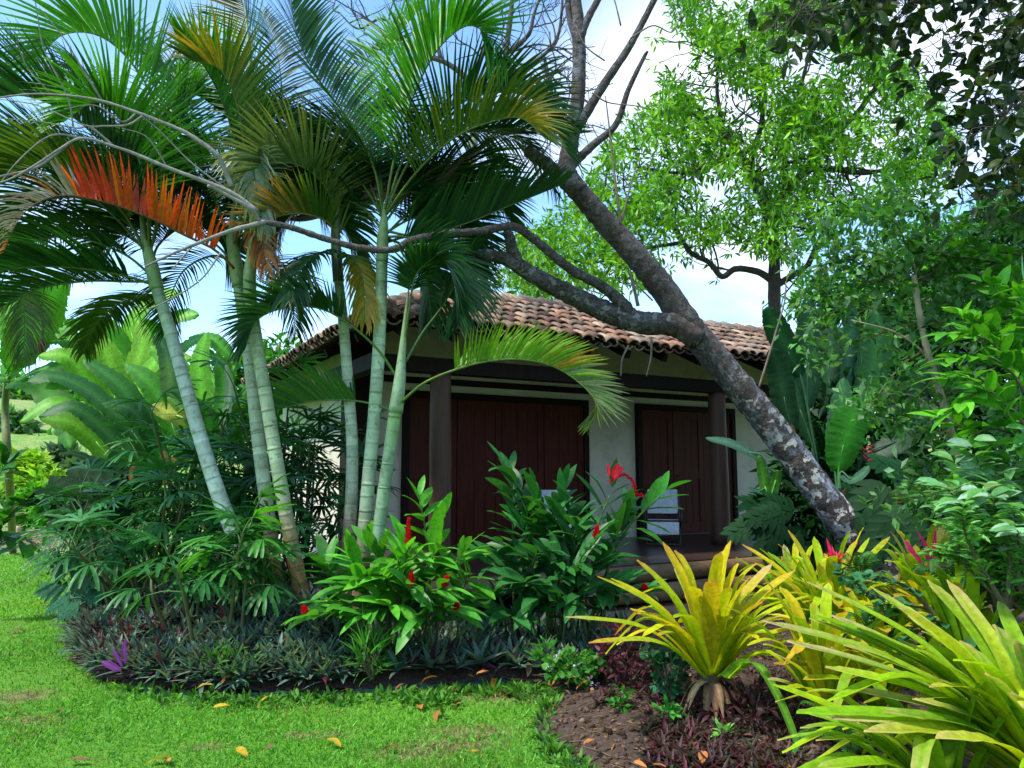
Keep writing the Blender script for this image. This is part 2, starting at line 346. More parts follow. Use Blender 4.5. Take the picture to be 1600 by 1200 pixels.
# ---------------------------------------------------------------- ground
def far_h(x, y):
    r = np.hypot(x, y)
    return 7.5 * ss(22, 75, y - .35 * x) + 10 * ss(70, 260, r) + .25 * np.sin(x * .35 + 1) * np.cos(y * .27) * ss(18, 26, r)
BARE = [(40, 1090, .24, .18), (325, 1168, .14, .08), (735, 1145, .34, .16), (790, 1088, .42, .20), (700, 1165, .42, .14), (60, 1125, .22, .1), (640, 1178, .3, .1), (930, 1120, .2, .1), (480, 1150, .25, .07)]
def bare_amt(x, y):
    m = np.zeros(np.shape(x))
    for px, py, rx, ry in BARE:
        c = gp(px, py); q = ((x - c[0]) / rx) ** 2 + ((y - c[1]) / ry) ** 2; m = np.maximum(m, np.exp(-q * 1.1))
    return m
def grid_sheet(name, mat, xs, ys, zf, keep=None, tf=None):
    X, Y = np.meshgrid(xs, ys); V = np.stack([X, Y, zf(X, Y)], -1).reshape(-1, 3); nx = len(xs)
    i = np.arange(len(ys) - 1)[:, None] * nx; j = np.arange(nx - 1)[None]; b = (i + j)
    F = np.stack([b, b + 1, b + nx + 1, b + nx], -1).reshape(-1, 4)
    if keep is not None: F = F[keep(V[F].mean(1))]
    mb = MB(); mb.add(V, F, (.5, .5, .5) if tf is None else np.repeat(tf(V[:, 0], V[:, 1])[:, None], 3, 1)); o = mb.build(name, mat); o['kind'] = 'structure'; return o
g1 = np.r_[-900, -500, -250, -120, np.arange(-70, -16, 4), np.arange(-16, 16.1, .8), np.arange(20, 72, 4), 120, 250, 500, 900]
g2 = np.r_[-300, -100, -40, -12, np.arange(-4, 20, .8), np.arange(20, 80, 3), np.arange(85, 300, 20), 400, 600, 900]
grid_sheet('meadow', M['meadow'], g1, g2, lambda x, y: far_h(x, y) - .035 - .6 * ((np.abs(x) > 30) & (y < 5)))
BED = [gp(150, 925)[:2], gp(112, 960)[:2], gp(106, 1000)[:2], gp(118, 1038)[:2], gp(160, 1066)[:2], gp(235, 1082)[:2], gp(340, 1090)[:2], gp(480, 1087)[:2], gp(600, 1081)[:2],
       gp(720, 1072)[:2], gp(800, 1066)[:2], gp(862, 1074)[:2], gp(858, 1105)[:2], gp(838, 1135)[:2], gp(850, 1162)[:2], gp(930, 1216)[:2], A(1.0, 3.2), A(2.0, 2.2), A(9, 2), A(13, 13), A(8, 22), A(-3, 22), A(-5.5, 13)]
BED = np.array(BED)
def bed_z(x, y):
    d = edge_dist(x, y, BED); return .02 + .10 * (1 - np.exp(-d / .35)) + .02 * np.sin(9 * x) * np.sin(8 * y)
LXY = [(-14, -3), (14, -3), (14, 10), (1, 15.3), (-6, 15.6), (-14, 15)]
lawn = grid_sheet('lawn', M['lawn'], np.arange(-14, 14, .09), np.arange(-3, 16, .09), lambda x, y: .012 * np.sin(x * 2.1) * np.sin(y * 1.7 + 1), lambda c: inpoly(c[:, 0], c[:, 1], LXY), bare_amt)
grid_sheet('garden_bed', M['soil'], np.arange(-6.5, 9, .06), np.arange(2, 15, .06), bed_z, lambda c: inpoly(c[:, 0], c[:, 1], BED))
# mown grass: blades, thinner with distance
def grass():
    n = 260000; d = 3.6 * (15.5 / 3.6) ** rng.random(n); x = (rng.random(n) * 1.75 - 1.05) * d
    k = ~inpoly(x, d, BED) & (x < .9); x, d = x[k], d[k]; n = len(x)
    nz = np.sin(x * 3.1 + np.sin(d * 2.3) * 1.7) * np.sin(d * 2.7 + 1.1 * np.sin(x * 1.9)) + .6 * rng.standard_normal(n)
    bare = bare_amt(x, d) > .2 + 1.0 * rng.random(n)
    keep = ~bare | (rng.random(n) < .35); x, d, nz, bare = x[keep], d[keep], nz[keep], bare[keep]; n = len(x)
    col = pick([(.08, .28, .02), (.115, .36, .03), (.15, .40, .045), (.09, .31, .025)], n, .18)
    dry = bare | (nz > 1.45); col[dry] = pick([(.28, .22, .08), (.20, .19, .06), (.16, .12, .05)], dry.sum(), .2)
    lf = np.sin(x * .9 + 1.3 * np.sin(d * .7)) * np.sin(d * .8 + np.sin(x * .6)); col = col * (1 + .16 * lf[:, None]) * (1 + np.outer(np.clip(lf, 0, 1), (.25, 0, -.1)))
    D = norm(np.stack([rng.standard_normal(n) * .75, rng.standard_normal(n) * .75, np.ones(n)], 1))
    L = (.014 + .020 * rng.random(n) + .025 * (rng.random(n) < .02) + .008 * (nz > .6)) * (1 + .03 * d); W = (.0045 + .004 * rng.random(n)) * (.5 + d / 6.0)
    mb = MB(); leaves(mb, np.stack([x, d, np.full(n, .0)], 1), D, rdir(n), L, W, col, .7 * rng.random(n), 2, None, 'blade')
    tag(mb.build('grass', M['grass']), 'short mown green lawn grass with a few dry patches', 'grass', kind='stuff')
grass()
def tufts():
    # broad-leaved weeds and longer grass along the edge of the bed
    mb = MB(); pts = []
    for a, b, m in (((380, 1096), (860, 1076), 130), ((640, 1090), (700, 1100), 40), ((862, 1080), (850, 1160), 60), ((850, 1165), (930, 1218), 50), ((180, 1076), (380, 1096), 40)):
        for _ in range(m):
            f = rng.random(); p = gp(a[0] + (b[0] - a[0]) * f + rng.normal(0, 8), a[1] + (b[1] - a[1]) * f + abs(rng.normal(0, 9))); pts.append(p)
    C = np.array(pts); sprig(mb, C, 7, .075, .022, [(.06, .2, .015), (.10, .28, .03), (.05, .15, .02)], up=.7, droop=.9, nseg=3)
    tag(mb.build('weeds', M['grass']), 'fresh green weeds along the edge of the planting bed', 'weeds', kind='stuff')
tufts()
def clover():
    n = 420; d = 4.0 * (9 / 4.0) ** rng.random(n); x = (rng.random(n) * 1.4 - .85) * d; k = ~inpoly(x, d, BED) & (x < .8) & (np.sin(x * 2.2 + 1) * np.sin(d * 1.9) > .1); C = np.stack([x, d, np.full(len(x), .012)], 1)[k]
    mb = MB(); sprig(mb, C, 6, .028, .02, [(.08, .26, .03), (.05, .2, .02), (.12, .3, .04)], up=.5, droop=.5, nseg=2, prof='oval')
    tag(mb.build('clover', M['grass']), 'small round leaved clover scattered in the lawn', 'clover', kind='stuff')
clover()
def litter():
    n = 16000; x = rng.uniform(-5, 4.5, n); y = rng.uniform(3.2, 9.5, n); k = inpoly(x, y, BED); x, y = x[k], y[k]; n = len(x)
    mb = MB(); D = rdir(n); D[:, 2] = abs(D[:, 2]) * .25
    leaves(mb, np.stack([x, y, bed_z(x, y) + .004], 1), D, norm(A(0, 0, 1) + .5 * rng.standard_normal((n, 3))), .03 + .055 * rng.random(n), .010 + .022 * rng.random(n),
           pick([(.10, .055, .03), (.17, .10, .05), (.05, .03, .02), (.22, .13, .06), (.08, .05, .045), (.30, .14, .05), (.20, .15, .10)], n, .25), .8, 2, .3)
    tag(mb.build('leaf_litter', M['dry']), 'brown leaf litter and mulch scattered over the garden soil', 'litter', kind='stuff')
litter()
def clods():
    mb = MB(); n = 700; k = 0
    while k < n:
        p = gp(rng.uniform(820, 1300), rng.uniform(1050, 1225), .1)
        if not inpoly(p[0:1], p[1:2], BED)[0]: k += 1; continue
        p[2] = bed_z(p[0:1], p[1:2])[0]; r = .006 + .016 * rng.random() ** 2; d_ = rdir(1)[0] * A(1, 1, .2)
        tube(mb, [p - d_ * r, p + A(0, 0, r * .4), p + d_ * r], [r * .6, r, r * .6], pick([(.07, .042, .027), (.11, .075, .05), (.04, .026, .018)], 1, .2)[0], ns=6, n=5, wob=.15); k += 1
    for _ in range(120):
        p = gp(rng.uniform(820, 1250), rng.uniform(1060, 1225), .1)
        if inpoly(p[0:1], p[1:2], BED)[0]:
            p[2] = bed_z(p[0:1], p[1:2])[0] + .008; d_ = rdir(1)[0] * A(1, 1, .1) * rng.uniform(.03, .10); tube(mb, [p - d_, p + A(0, 0, .006), p + d_], [.003, .002], (.16, .11, .07), ns=4, n=5)
    tag(mb.build('soil_crumbs', M['soiltint']), 'crumbs of soil and thin twigs on the bare ground of the near bed', 'soil', kind='stuff')
clods()
# ---------------------------------------------------------------- house
house = thing('house', 'single storey veranda house with cream walls and a hipped clay tile roof', 'house', h(0, 0, 0))
FZ = .55; EZ = 3.21; ES, ET = -1.15, .65; TANR = .475; KR = 1.6
def wall():
    m = MB(); hb(m, -.5, 9.2, -1.95, -1.75, .1, 3.7); m.build('wall', M['plaster'], house, smooth=False)
    m = MB(); hb(m, -.50, -.32, -5.8, -1.952, .1, 3.6); m.build('wall', M['plaster'], house, smooth=False)
    m = MB(); hb(m, 9.0, 9.2, -5.8, -1.952, .1, 3.6); hb(m, -.5, 9.2, -6.0, -5.8, .1, 3.6); m.build('wall', M['plaster'], house, smooth=False)
    m = MB(); hb(m, -.62, -.26, -1.98, -1.62, .1, 3.45); m.build('corner_post', M['frame'], house, smooth=False)
wall()
def door(s0, s1, z1, nleaf):
    m = MB(); f = .09
    hb(m, s0 - f, s0, -1.752, -1.66, FZ, z1 + f); hb(m, s1, s1 + f, -1.752, -1.66, FZ, z1 + f); hb(m, s0, s1, -1.752, -1.66, z1, z1 + f)
    fr = m.build('door_frame', M['frame'], house, smooth=False)
    w = (s1 - s0) / nleaf
    for i in range(nleaf):
        a = s0 + i * w + .006; b = s0 + (i + 1) * w - .006; m = MB(); o = .006 * (i % 2)
        hb(m, a, b, -1.752, -1.715 + o, FZ + .015, z1 - .006)
        for p, q in ((a, a + .1), (b - .1, b)): hb(m, p, q, -1.715 + o, -1.692 + o, FZ + .015, z1 - .006)
        for p, q in ((FZ + .015, FZ + .2), (FZ + .95, FZ + 1.07), (z1 - .13, z1 - .006)): hb(m, a + .1, b - .1, -1.715 + o, -1.695 + o, p, q)
        k = 3
        for j in range(k):
            c = a + .1 + (b - a - .2) * (j + .5) / k; hb(m, c - (b - a - .2) / 6 + .004, c + (b - a - .2) / 6 - .004, -1.715 + o, -1.706 + o, FZ + .2, z1 - .13)
        d = m.build('door', M['door'], house, smooth=False)
        if i == nleaf // 2:
            m = MB(); c = a + .05; tube(m, [h(c, -1.69, FZ + 1.0), h(c, -1.64, FZ + 1.0)], .012, ns=8); tube(m, [h(c, -1.645, FZ + 1.0), h(c + .1, -1.645, FZ + .99)], .011, ns=8)
            m.build('handle', M['steel'], d)
door(.28, 3.25, 2.66, 4); door(4.42, 6.47, 2.66, 3)
for s in (0, 4.49, 8.4):
    m = MB(); tube(m, [h(s, 0, FZ), h(s + .01, 0, 1.5), h(s, 0, 2.2), h(s, 0, 2.77)], [.14, .132, .128, .125], ns=20, n=24, wob=.012); m.build('post', M['post'], house)
def beams():
    m = MB(); hb(m, -.9, 9.0, -.09, .09, 2.77, 2.95); m.build('beam', M['frame'], house, smooth=False)
    m = MB(); hb(m, -.9, -.72, -5.7, -.092, 2.77, 2.95); m.build('beam', M['frame'], house, smooth=False)
    m = MB(); hb(m, -.25, 9.0, -1.749, -1.70, 2.86, 2.95); m.build('beam', M['frame'], house, smooth=False)
beams()
def deck():
    m = MB(); hb(m, -1.1, 9.0, -1.748, 1.38, .40, FZ); m.build('veranda_floor', M['deck'], house, smooth=False)
    m = MB(); hb(m, -1.0, 8.9, -1.7, 1.1, 0, .398); m.build('plinth', M['frame'], house, smooth=False)
    for t, z, a, b in ((1.42, .44, -1.1, 8.2), (1.80, .29, .7, 5.2), (2.18, .13, .7, 5.2)):
        m = MB(); tube(m, [h(a, t, z), h((a + b) / 2, t + .01, z + .005), h(b, t, z)], .095, ns=14, n=20, wob=.02); lg = m.build('step_log', M['log'], house)
        if t > 1.5:
            m = MB(); hb(m, a, b, t - .36, t - .06, z - .02, z + .06); m.build('step_tread', M['deck'], house, smooth=False)
deck()
TILES = [(.20, .11, .075), (.25, .145, .10), (.30, .21, .15), (.13, .085, .07), (.33, .27, .21), (.20, .12, .085), (.08, .06, .052), (.16, .14, .11), (.22, .19, .16)]
def tiles(mb, org, e, up, nrm, width, length, ok, tl=.38, sp=.176):
    """overlapping barrel tiles: org at the eave, e along it, up the slope"""
    nc = int(width / sp) + 1; nr = int(length / (tl * .82)) + 1; th = np.linspace(-1.25, 1.25, 7)
    for r in range(nr):
        for c in range(nc):
            for cov in (1, 0):
                x = c * sp + (0 if cov else sp / 2); y = r * tl * .82 - .06 + rng.normal(0, .012)
                if not ok(x, max(y, 0) + .12): continue
                x += rng.normal(0, .008); jz = .012 * math.sin(x * 1.3) + rng.normal(0, .005)
                r0, r1 = (.102, .085) if cov else (.09, .099); tint = pick(TILES, 1, .16)[0] * A(1.04, .94, .86); rot = rng.normal(0, .03)
                rows = []
                for (yy, rr, dz) in ((y + .01, r0 - .018, 0), (y, r0, 0), (y + tl * .5, (r0 + r1) / 2, -.004), (y + tl, r1, -.016)):
                    sx = np.sin(th) * rr; cz = np.cos(th) * rr
                    zz = cz - .048 if cov else .048 - cz
                    lift = (.05 if cov else .0) + dz + .02
                    rows.append(org + np.outer(x + sx + rot * (yy - y), e) + up * yy + np.outer(zz + lift + jz, nrm))
                V = np.stack(rows); i = np.arange(3)[:, None] * 7; j = np.arange(6)[None]; b = i + j
                mb.add(V, np.stack([b, b + 1, b + 8, b + 7], -1), tint)
def roof():
    cs = 1 / math.sqrt(1 + TANR ** 2); sn = TANR * cs; z3 = A(0, 0, 1); S2 = .12; c2 = 1 / math.sqrt(1 + S2 ** 2)
    SR = 9.6; W = SR - ES; hor = KR                     # slope run
    up = -HN * cs + z3 * sn; nr = HN * sn + z3 * cs
    m = MB()
    tiles(m, h(ES, ET, EZ), HU, up, nr, W, KR / cs, lambda x, y: x > y * cs - .05 and x < W - y * cs)
    upl = HU * cs + z3 * sn; nl = -HU * sn + z3 * cs
    tiles(m, h(ES, ET, EZ), -HN, upl, nl, 6.8, KR / cs, lambda x, y: x > y * cs - .05)
    rf = m.build('roof', M['tile'], house)
    ZR = EZ + KR * TANR
    m = MB()                                             # upper, flatter part behind the break
    u2 = -HN * c2 + z3 * S2 * c2; n2 = HN * S2 * c2 + z3 * c2
    tiles(m, h(ES + KR, ET - KR, ZR - .03), HU, u2, n2, W - 2 * KR, 3.0, lambda x, y: x > y * .5 and x < W - 2 * KR - y * .5)
    u3 = HU * c2 + z3 * S2 * c2; n3 = -HU * S2 * c2 + z3 * c2
    m.build('upper_roof', M['tile'], rf)
    m = MB()                                             # ridge and hip caps
    def caps(a, b):
        L = np.linalg.norm(b - a); k = int(L / .3); d = (b - a) / L
        for i in range(k):
            p = a + d * (i * L / k); q = a + d * ((i + 1.25) * L / k)
            tube(m, [p + z3 * .05, q + z3 * .02], [.125, .10], pick(TILES, 1, .15)[0], ns=10, n=3)
    caps(h(ES, ET, EZ + .02), h(ES + KR, ET - KR, ZR + .02)); caps(h(ES + KR, ET - KR, ZR), h(SR - KR, ET - KR, ZR)); caps(h(ES + KR, -6, ZR), h(ES + KR, ET - KR, ZR))
    m.build('ridge_cap', M['tile'], rf)
    # boarding under the tiles: a closed slab following both pitches
    m = MB()
    def slab(q, th=.03):
        q = np.array(q); lo = q - A(0, 0, th); V = np.concatenate([q, lo])
        m.add(V, [(0, 1, 2, 3), (7, 6, 5, 4), (0, 4, 5, 1), (1, 5, 6, 2), (2, 6, 7, 3), (3, 7, 4, 0)])
    e = .03
    slab([h(ES + e, ET - e, EZ), h(SR, ET - e, EZ), h(SR - KR, ET - KR, ZR - .02), h(ES + KR, ET - KR, ZR - .02)])
    slab([h(ES + e, ET - e, EZ), h(ES + KR, ET - KR, ZR - .02), h(ES + KR, -6.2, ZR - .02), h(ES + e, -6.2, EZ)])
    slab([h(ES + KR, ET - KR, ZR - .02), h(SR - KR, ET - KR, ZR - .02), h(SR - KR - 1.2, -4, ZR + .3), h(ES + KR + 1.5, -4, ZR + .3)])
    slab([h(ES + KR, ET - KR, ZR - .02), h(ES + KR + 1.5, -4, ZR + .3), h(ES + KR + 1.5, -5.5, ZR + .3), h(ES + KR, -6.2, ZR - .02)])
    slab([h(ES + KR + 1.5, -4, ZR + .3), h(SR - KR - 1.2, -4, ZR + .3), h(SR - KR - 1.2, -5.5, ZR + .3), h(ES + KR + 1.5, -5.5, ZR + .3)])
    slab([h(SR - KR, ET - KR, ZR - .02), h(SR, ET - e, EZ), h(SR, -6.2, EZ), h(SR - KR - 1.2, -4, ZR + .3)])
    m.build('roof_boarding', M['frame'], rf, smooth=False)
    for s in np.arange(ES + .45, SR - .4, .62):          # rafters
        m = MB(); k = min(KR, s - ES - .06)
        a = h(s, ET - .07, EZ - .10); b = h(s, ET - k, EZ - .10 + (k - .07) * TANR); L = np.linalg.norm(b - a)
        if L < .3: continue
        obox(m, (a + b) / 2, [HU, norm(b - a), np.cross(HU, norm(b - a))], (.035, L / 2, .05)); m.build('rafter', M['frame'], rf, smooth=False)
    for t in np.arange(ET - .6, -5.6, -.62):
        m = MB(); k = min(KR, ET - t - .06)
        a = h(ES + .07, t, EZ - .10); b = h(ES + k, t, EZ - .10 + (k - .07) * TANR); L = np.linalg.norm(b - a)
        if L < .3: continue
        obox(m, (a + b) / 2, [HN, norm(b - a), np.cross(HN, norm(b - a))], (.035, L / 2, .05)); m.build('rafter', M['frame'], rf, smooth=False)
roof()
def chair(s, t, label):
    th = thing('sling_chair', label, 'chair', h(s, t, FZ), 'white sling chairs on the veranda'); w = .235; z = FZ; o_ = h(s, t, z); fy = norm(A(-o_[0], -o_[1], 0)); fx = A(-fy[1], fy[0], 0)
    def c(x, y, zz): return o_ + fx * x + fy * y + A(0, 0, zz)
    m = MB(); r = .013
    for x in (-w, w):
        tube(m, [c(x, .30, 0), c(x, .05, .24), c(x, -.22, .36), c(x, -.42, .80)], r, ns=8, n=14)
        tube(m, [c(x * 1.08, -.38, 0), c(x * 1.08, -.1, .2), c(x * 1.08, .28, .36)], r, ns=8, n=10)
        tube(m, [c(x * 1.1, -.30, .55), c(x * 1.1, .0, .52), c(x * 1.1, .28, .36)], r * 1.2, ns=8, n=10)
    for y, zz in ((.28, .35), (-.2, .34), (-.42, .80), (-.36, .02), (.28, .02)): tube(m, [c(-w * 1.05, y, zz), c(w * 1.05, y, zz)], r, ns=8)
    m.build('chair_frame', M['steel'], th)
    def sling(pts, name):
        P = catmull(pts, 9); N = len(P); V = np.concatenate([np.stack([P - fx * (w - .01), P + fx * (w - .01)], 1), np.stack([P - fx * (w - .01) - A(0, 0, .008), P + fx * (w - .01) - A(0, 0, .008)], 1)], 1)
        F = []
        for i in range(N - 1):
            b = i * 4; F += [(b, b + 1, b + 5, b + 4), (b + 2, b + 6, b + 7, b + 3), (b, b + 4, b + 6, b + 2), (b + 1, b + 3, b + 7, b + 5)]
        q = MB(); q.add(V, F); q.build(name, M['canvas'], th, smooth=False)
    sling([c(0, -.27, .44), c(0, -.34, .62), c(0, -.41, .79)], 'backrest')
    sling([c(0, .31, .17), c(0, .30, .30), c(0, .24, .35), c(0, .02, .32), c(0, -.19, .35)], 'seat')
chair(3.83, -.5, 'white sling chair with dark frame in front of the right hand door')
chair(2.2, -.9, 'white sling chair mostly hidden behind the ginger leaves')
# ---------------------------------------------------------------- palms
GB = [(.035, .19, .010), (.055, .25, .014), (.026, .14, .010)]      # bright green
GD = [(.010, .058, .013), (.016, .085, .013), (.008, .042, .014)]   # dark green
GT = [(.016, .075, .035), (.022, .10, .04), (.012, .055, .03)]     # bluish green
GO = [(.05, .115, .012), (.075, .13, .014), (.03, .09, .012)]        # olive
GY = [(.22, .20, .012), (.30, .20, .014), (.13, .17, .012)]        # yellowing
ORG = [(.75, .10, .010), (.70, .07, .012), (.62, .17, .012)]      # orange
DED = [(.30, .25, .20), (.24, .19, .14), (.36, .32, .27)]          # dried grey brown
PALE = [(.20, .28, .17), (.14, .22, .12), (.26, .32, .24)]
def frond(parent, pp, Lf=.6, pal=GD, n=46, vee=.65, droop=.7, t0=.2, up=(0, 0, 1), roll=0., pal2=None, rng2=(.5, 1), pal3=None, rng3=(.8, 1), wid=.030, fw=(1.18, .5), r0=.013, stemc=(.10, .17, .03), gaps=0.):
    P = catmull(np.array([pt(*p) for p in pp]), 40)
    m = MB(); tube(m, P[::3], [r0, r0 * .75, r0 * .5, r0 * .2], [stemc, tuple(x * .8 for x in stemc)], ns=6, n=26)
    rac = MB(); rac.v, rac.f, rac.t, rac.n = m.v, m.f, m.t, m.n
    n = int(n * 1.45); t = np.linspace(t0, .995, n); t = np.concatenate([t, t + .5 * (1 - t0) / n]); t = np.clip(t + rng.normal(0, .0015, 2 * n), 0, 1)
    side = np.r_[np.ones(n), -np.ones(n)]
    if gaps: k = rng.random(2 * n) > gaps; t, side = t[k], side[k]
    x = t * 39; i = np.clip(x.astype(int), 0, 38); f = (x - i)[:, None]; C = P[i] * (1 - f) + P[i + 1] * f
    Tn = norm(np.gradient(P, axis=0)); T = norm(Tn[i] * (1 - f) + Tn[i + 1] * f)
    S = norm(np.cross(T, np.broadcast_to(np.asarray(up, float), T.shape) + 1e-4)); U = np.cross(S, T)
    if roll: S, U = S * math.cos(roll) + U * math.sin(roll), U * math.cos(roll) - S * math.sin(roll)
    tt = (t - t0) / (1 - t0); fa = (fw[0] + (fw[1] - fw[0]) * tt + rng.normal(0, .028, len(t)))[:, None]; ve = (vee + rng.normal(0, .05, len(t)))[:, None]
    sd = side[:, None]
    D = np.cos(fa) * T + np.sin(fa) * (sd * S * np.cos(ve) + U * np.sin(ve))
    N = norm(U * np.cos(ve) - sd * S * np.sin(ve) + .25 * T)
    col = pick(pal, len(t), .13); tip = col * A(1.5, 1.15, .9)
    if gaps: rag = np.where(rng.random(len(t)) < .25, rng.uniform(.35, .8, len(t)), 1); col = col * rng.uniform(.55, 1.15, (len(t), 1))
    else: rag = np.where(rng.random(len(t)) < .04, rng.uniform(.4, .8, len(t)), 1)
    L = rag * 1.18 * Lf * (.45 + .62 * np.sin(np.pi * np.clip(tt * .82 + .13, 0, 1)) ** .8) * (1 - .35 * tt ** 4) * (.93 + .14 * rng.random(len(t)))
    for pl, (a, b) in ((pal2, rng2), (pal3, rng3)):
        if pl is not None:
            k = (tt > a + rng.normal(0, .05, len(tt))) & (tt < b + rng.normal(0, .05, len(tt))); col[k] = pick(pl, k.sum(), .15); tip[k] = col[k] * .9
    wv = np.ones(len(t)); dx = np.zeros(len(t))
    if gaps and pal3 is not None: k = tt > rng3[0]; wv[k] = .45; dx[k] = .9
    leaves(m, C, D, N, L, wid * wv * (.75 + .4 * np.sin(np.pi * tt)), col, dx + droop * .8 * (.6 + .7 * rng.random(len(t))), 4, .28, 'leaflet', bend=A(0, 0, -1), tip=tip, tpow=2)
    return m.build('frond', M['palm'], parent)
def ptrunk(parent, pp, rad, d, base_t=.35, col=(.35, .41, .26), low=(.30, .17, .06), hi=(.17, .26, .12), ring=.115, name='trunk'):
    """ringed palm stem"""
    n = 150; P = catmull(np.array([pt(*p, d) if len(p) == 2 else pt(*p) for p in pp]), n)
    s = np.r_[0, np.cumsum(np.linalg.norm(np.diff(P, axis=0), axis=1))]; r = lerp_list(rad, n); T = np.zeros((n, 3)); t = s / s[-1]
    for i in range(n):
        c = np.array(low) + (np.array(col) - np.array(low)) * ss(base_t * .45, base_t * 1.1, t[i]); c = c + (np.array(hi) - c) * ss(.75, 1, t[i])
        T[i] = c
    # rings: a raised scar with a brown line, spacing shrinking upwards
    z = .05; marks = []
    while z < s[-1] - .02: marks.append(z); z += ring * (1.15 - .4 * z / s[-1]) * rng.uniform(.6, 1.35)
    extra = []
    for z in marks: extra += [(z - .008, 1.0, 1), (z, 1.04, .68), (z + .01, 1.02, .74), (z + .02, .99, 1.06)]
    sv_ = np.concatenate([s, [e[0] for e in extra]]); rm = np.concatenate([np.ones(n), [e[1] for e in extra]]); cm = np.concatenate([np.ones(n), [e[2] for e in extra]])
    o = np.argsort(sv_); sv_, rm, cm = np.clip(sv_[o], 0, s[-1]), rm[o], cm[o]
    Q = np.stack([np.interp(sv_, s, P[:, k]) for k in range(3)], 1); rr = np.interp(sv_, s, r) * rm; TT = np.stack([np.interp(sv_, s, T[:, k]) for k in range(3)], 1) * cm[:, None]
    seg = np.interp(sv_, marks, np.arange(len(marks))).astype(int); tj = 1 + .10 * rng.standard_normal((len(marks) + 2, 1)); TT = TT * tj[seg]
    rr = rr * .88; m = MB(); nn = len(Q); ns = 14
    tan = norm(np.gradient(catmull(Q[::6], nn), axis=0)); a = norm(np.cross(tan, A(.1, 1, .1))); b = np.cross(tan, a); th = np.linspace(0, 2 * np.pi, ns, endpoint=False)
    V = Q[:, None] + rr[:, None, None] * (a[:, None] * np.cos(th)[None, :, None] + b[:, None] * np.sin(th)[None, :, None])
    i = np.arange(nn - 1)[:, None] * ns; k = np.arange(ns)[None]; k2 = (k + 1) % ns
    m.add(V, np.stack([i + k, i + k2, i + ns + k2, i + ns + k], -1), np.repeat(TT[:, None], ns, 1)); return m.build(name, M['palmtrunk'], parent)
def shaft(parent, pp, rad, d, col=((.12, .22, .06), (.16, .26, .08), (.09, .17, .04))):
    m = MB(); tube(m, [pt(*p, d) if len(p) == 2 else pt(*p) for p in pp], rad, col, ns=12, n=24); return m.build('crownshaft', M['palmtrunk'], parent)
PG = 'slender ringed palm stems in the garden bed'
def D(pp, d0, d1):                                       # depth runs from d0 at the crown to d1 at the tip
    n = len(pp); return [(p[0], p[1], d0 + (d1 - d0) * i / (n - 1)) for i, p in enumerate(pp)]
# cluster at the left
d = 6.6
pa = thing('palm_tree', 'leftmost slender palm leaning left with pale blue green ringed trunk', 'palm', gp(418, 1008, .1) * [1, 1, 1], PG)
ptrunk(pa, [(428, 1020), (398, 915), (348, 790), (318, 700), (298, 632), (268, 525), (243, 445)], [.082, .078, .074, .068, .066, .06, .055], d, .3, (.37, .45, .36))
shaft(pa, [(245, 452), (238, 420), (228, 380), (222, 340)], [.06, .058, .04, .02], d)
frond(pa, D([(234, 400), (252, 290), (244, 170), (200, 92), (150, 54), (95, 56), (55, 100)], 6.6, 6.4), .72, GB, 50, .95, .45)
frond(pa, D([(234, 400), (205, 290), (130, 195), (40, 150), (-50, 165)], 6.6, 6.2), .6, GD, 48, .75, .6)
frond(pa, D([(234, 405), (180, 310), (95, 240), (0, 222), (-70, 255)], 6.6, 7.3), .6, GT, 46, .7, .6)
frond(pa, D([(234, 410), (190, 330), (115, 272), (40, 262), (-20, 300)], 6.6, 6.0), .55, GO, 44, .6, .8)
frond(pa, D([(240, 445), (190, 430), (110, 418), (20, 420), (-60, 450)], 6.6, 6.0), .6, GD, 46, .55, .8)
frond(pa, D([(234, 400), (240, 300), (285, 190), (300, 120), (285, 60)], 6.6, 7.5), .6, GB, 44, .8, .5)
frond(pa, D([(234, 400), (200, 250), (165, 160), (125, 110), (80, 150)], 6.6, 8.0), .55, GD, 40, .6, .8)
frond(pa, D([(236, 420), (215, 380), (150, 350), (80, 360), (20, 420)], 6.6, 7.6), .55, GD, 44, .5, .9)
frond(pa, D([(238, 450), (222, 462), (180, 478), (148, 510), (132, 550)], 6.6, 7.4), .34, GO, 36, .3, 1.1)
pb = thing('palm_tree', 'palm with a vivid orange dying frond, middle trunk of the left cluster', 'palm', gp(430, 1012, .1), PG)
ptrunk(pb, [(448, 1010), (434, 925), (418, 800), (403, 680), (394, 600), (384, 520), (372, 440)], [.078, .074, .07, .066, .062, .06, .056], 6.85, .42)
shaft(pb, [(373, 448), (368, 410), (362, 370), (366, 320)], [.06, .06, .045, .02], 6.85)
frond(pb, D([(366, 420), (335, 390), (285, 366), (240, 343), (165, 316), (90, 306), (35, 335), (5, 395)], 6.6, 5.8), .36, ORG, 56, 1.15, .15, t0=.14, pal2=[(.60, .035, .018), (.45, .045, .03)], rng2=(.45, .62), pal3=DED, rng3=(.62, 1), wid=.036, fw=(1.4, .95), stemc=(.22, .09, .03), gaps=.15)
frond(pb, D([(366, 400), (330, 300), (285, 190), (262, 128), (235, 100)], 6.85, 7.4), .62, GB, 46, .8, .5)
frond(pb, D([(366, 400), (340, 330), (270, 270), (190, 250), (120, 290)], 6.85, 7.6), .6, GD, 46, .6, .7)
frond(pb, D([(366, 400), (380, 290), (355, 180), (320, 105), (285, 70)], 6.85, 6.4), .55, GB, 46, .75, .5)
frond(pb, D([(366, 380), (375, 352), (398, 352), (412, 385), (420, 430)], 6.75, 6.3), .3, [(.28, .15, .06), (.33, .2, .1), (.3, .1, .03)], 34, .1, 1.3, stemc=(.2, .12, .06), gaps=.2)
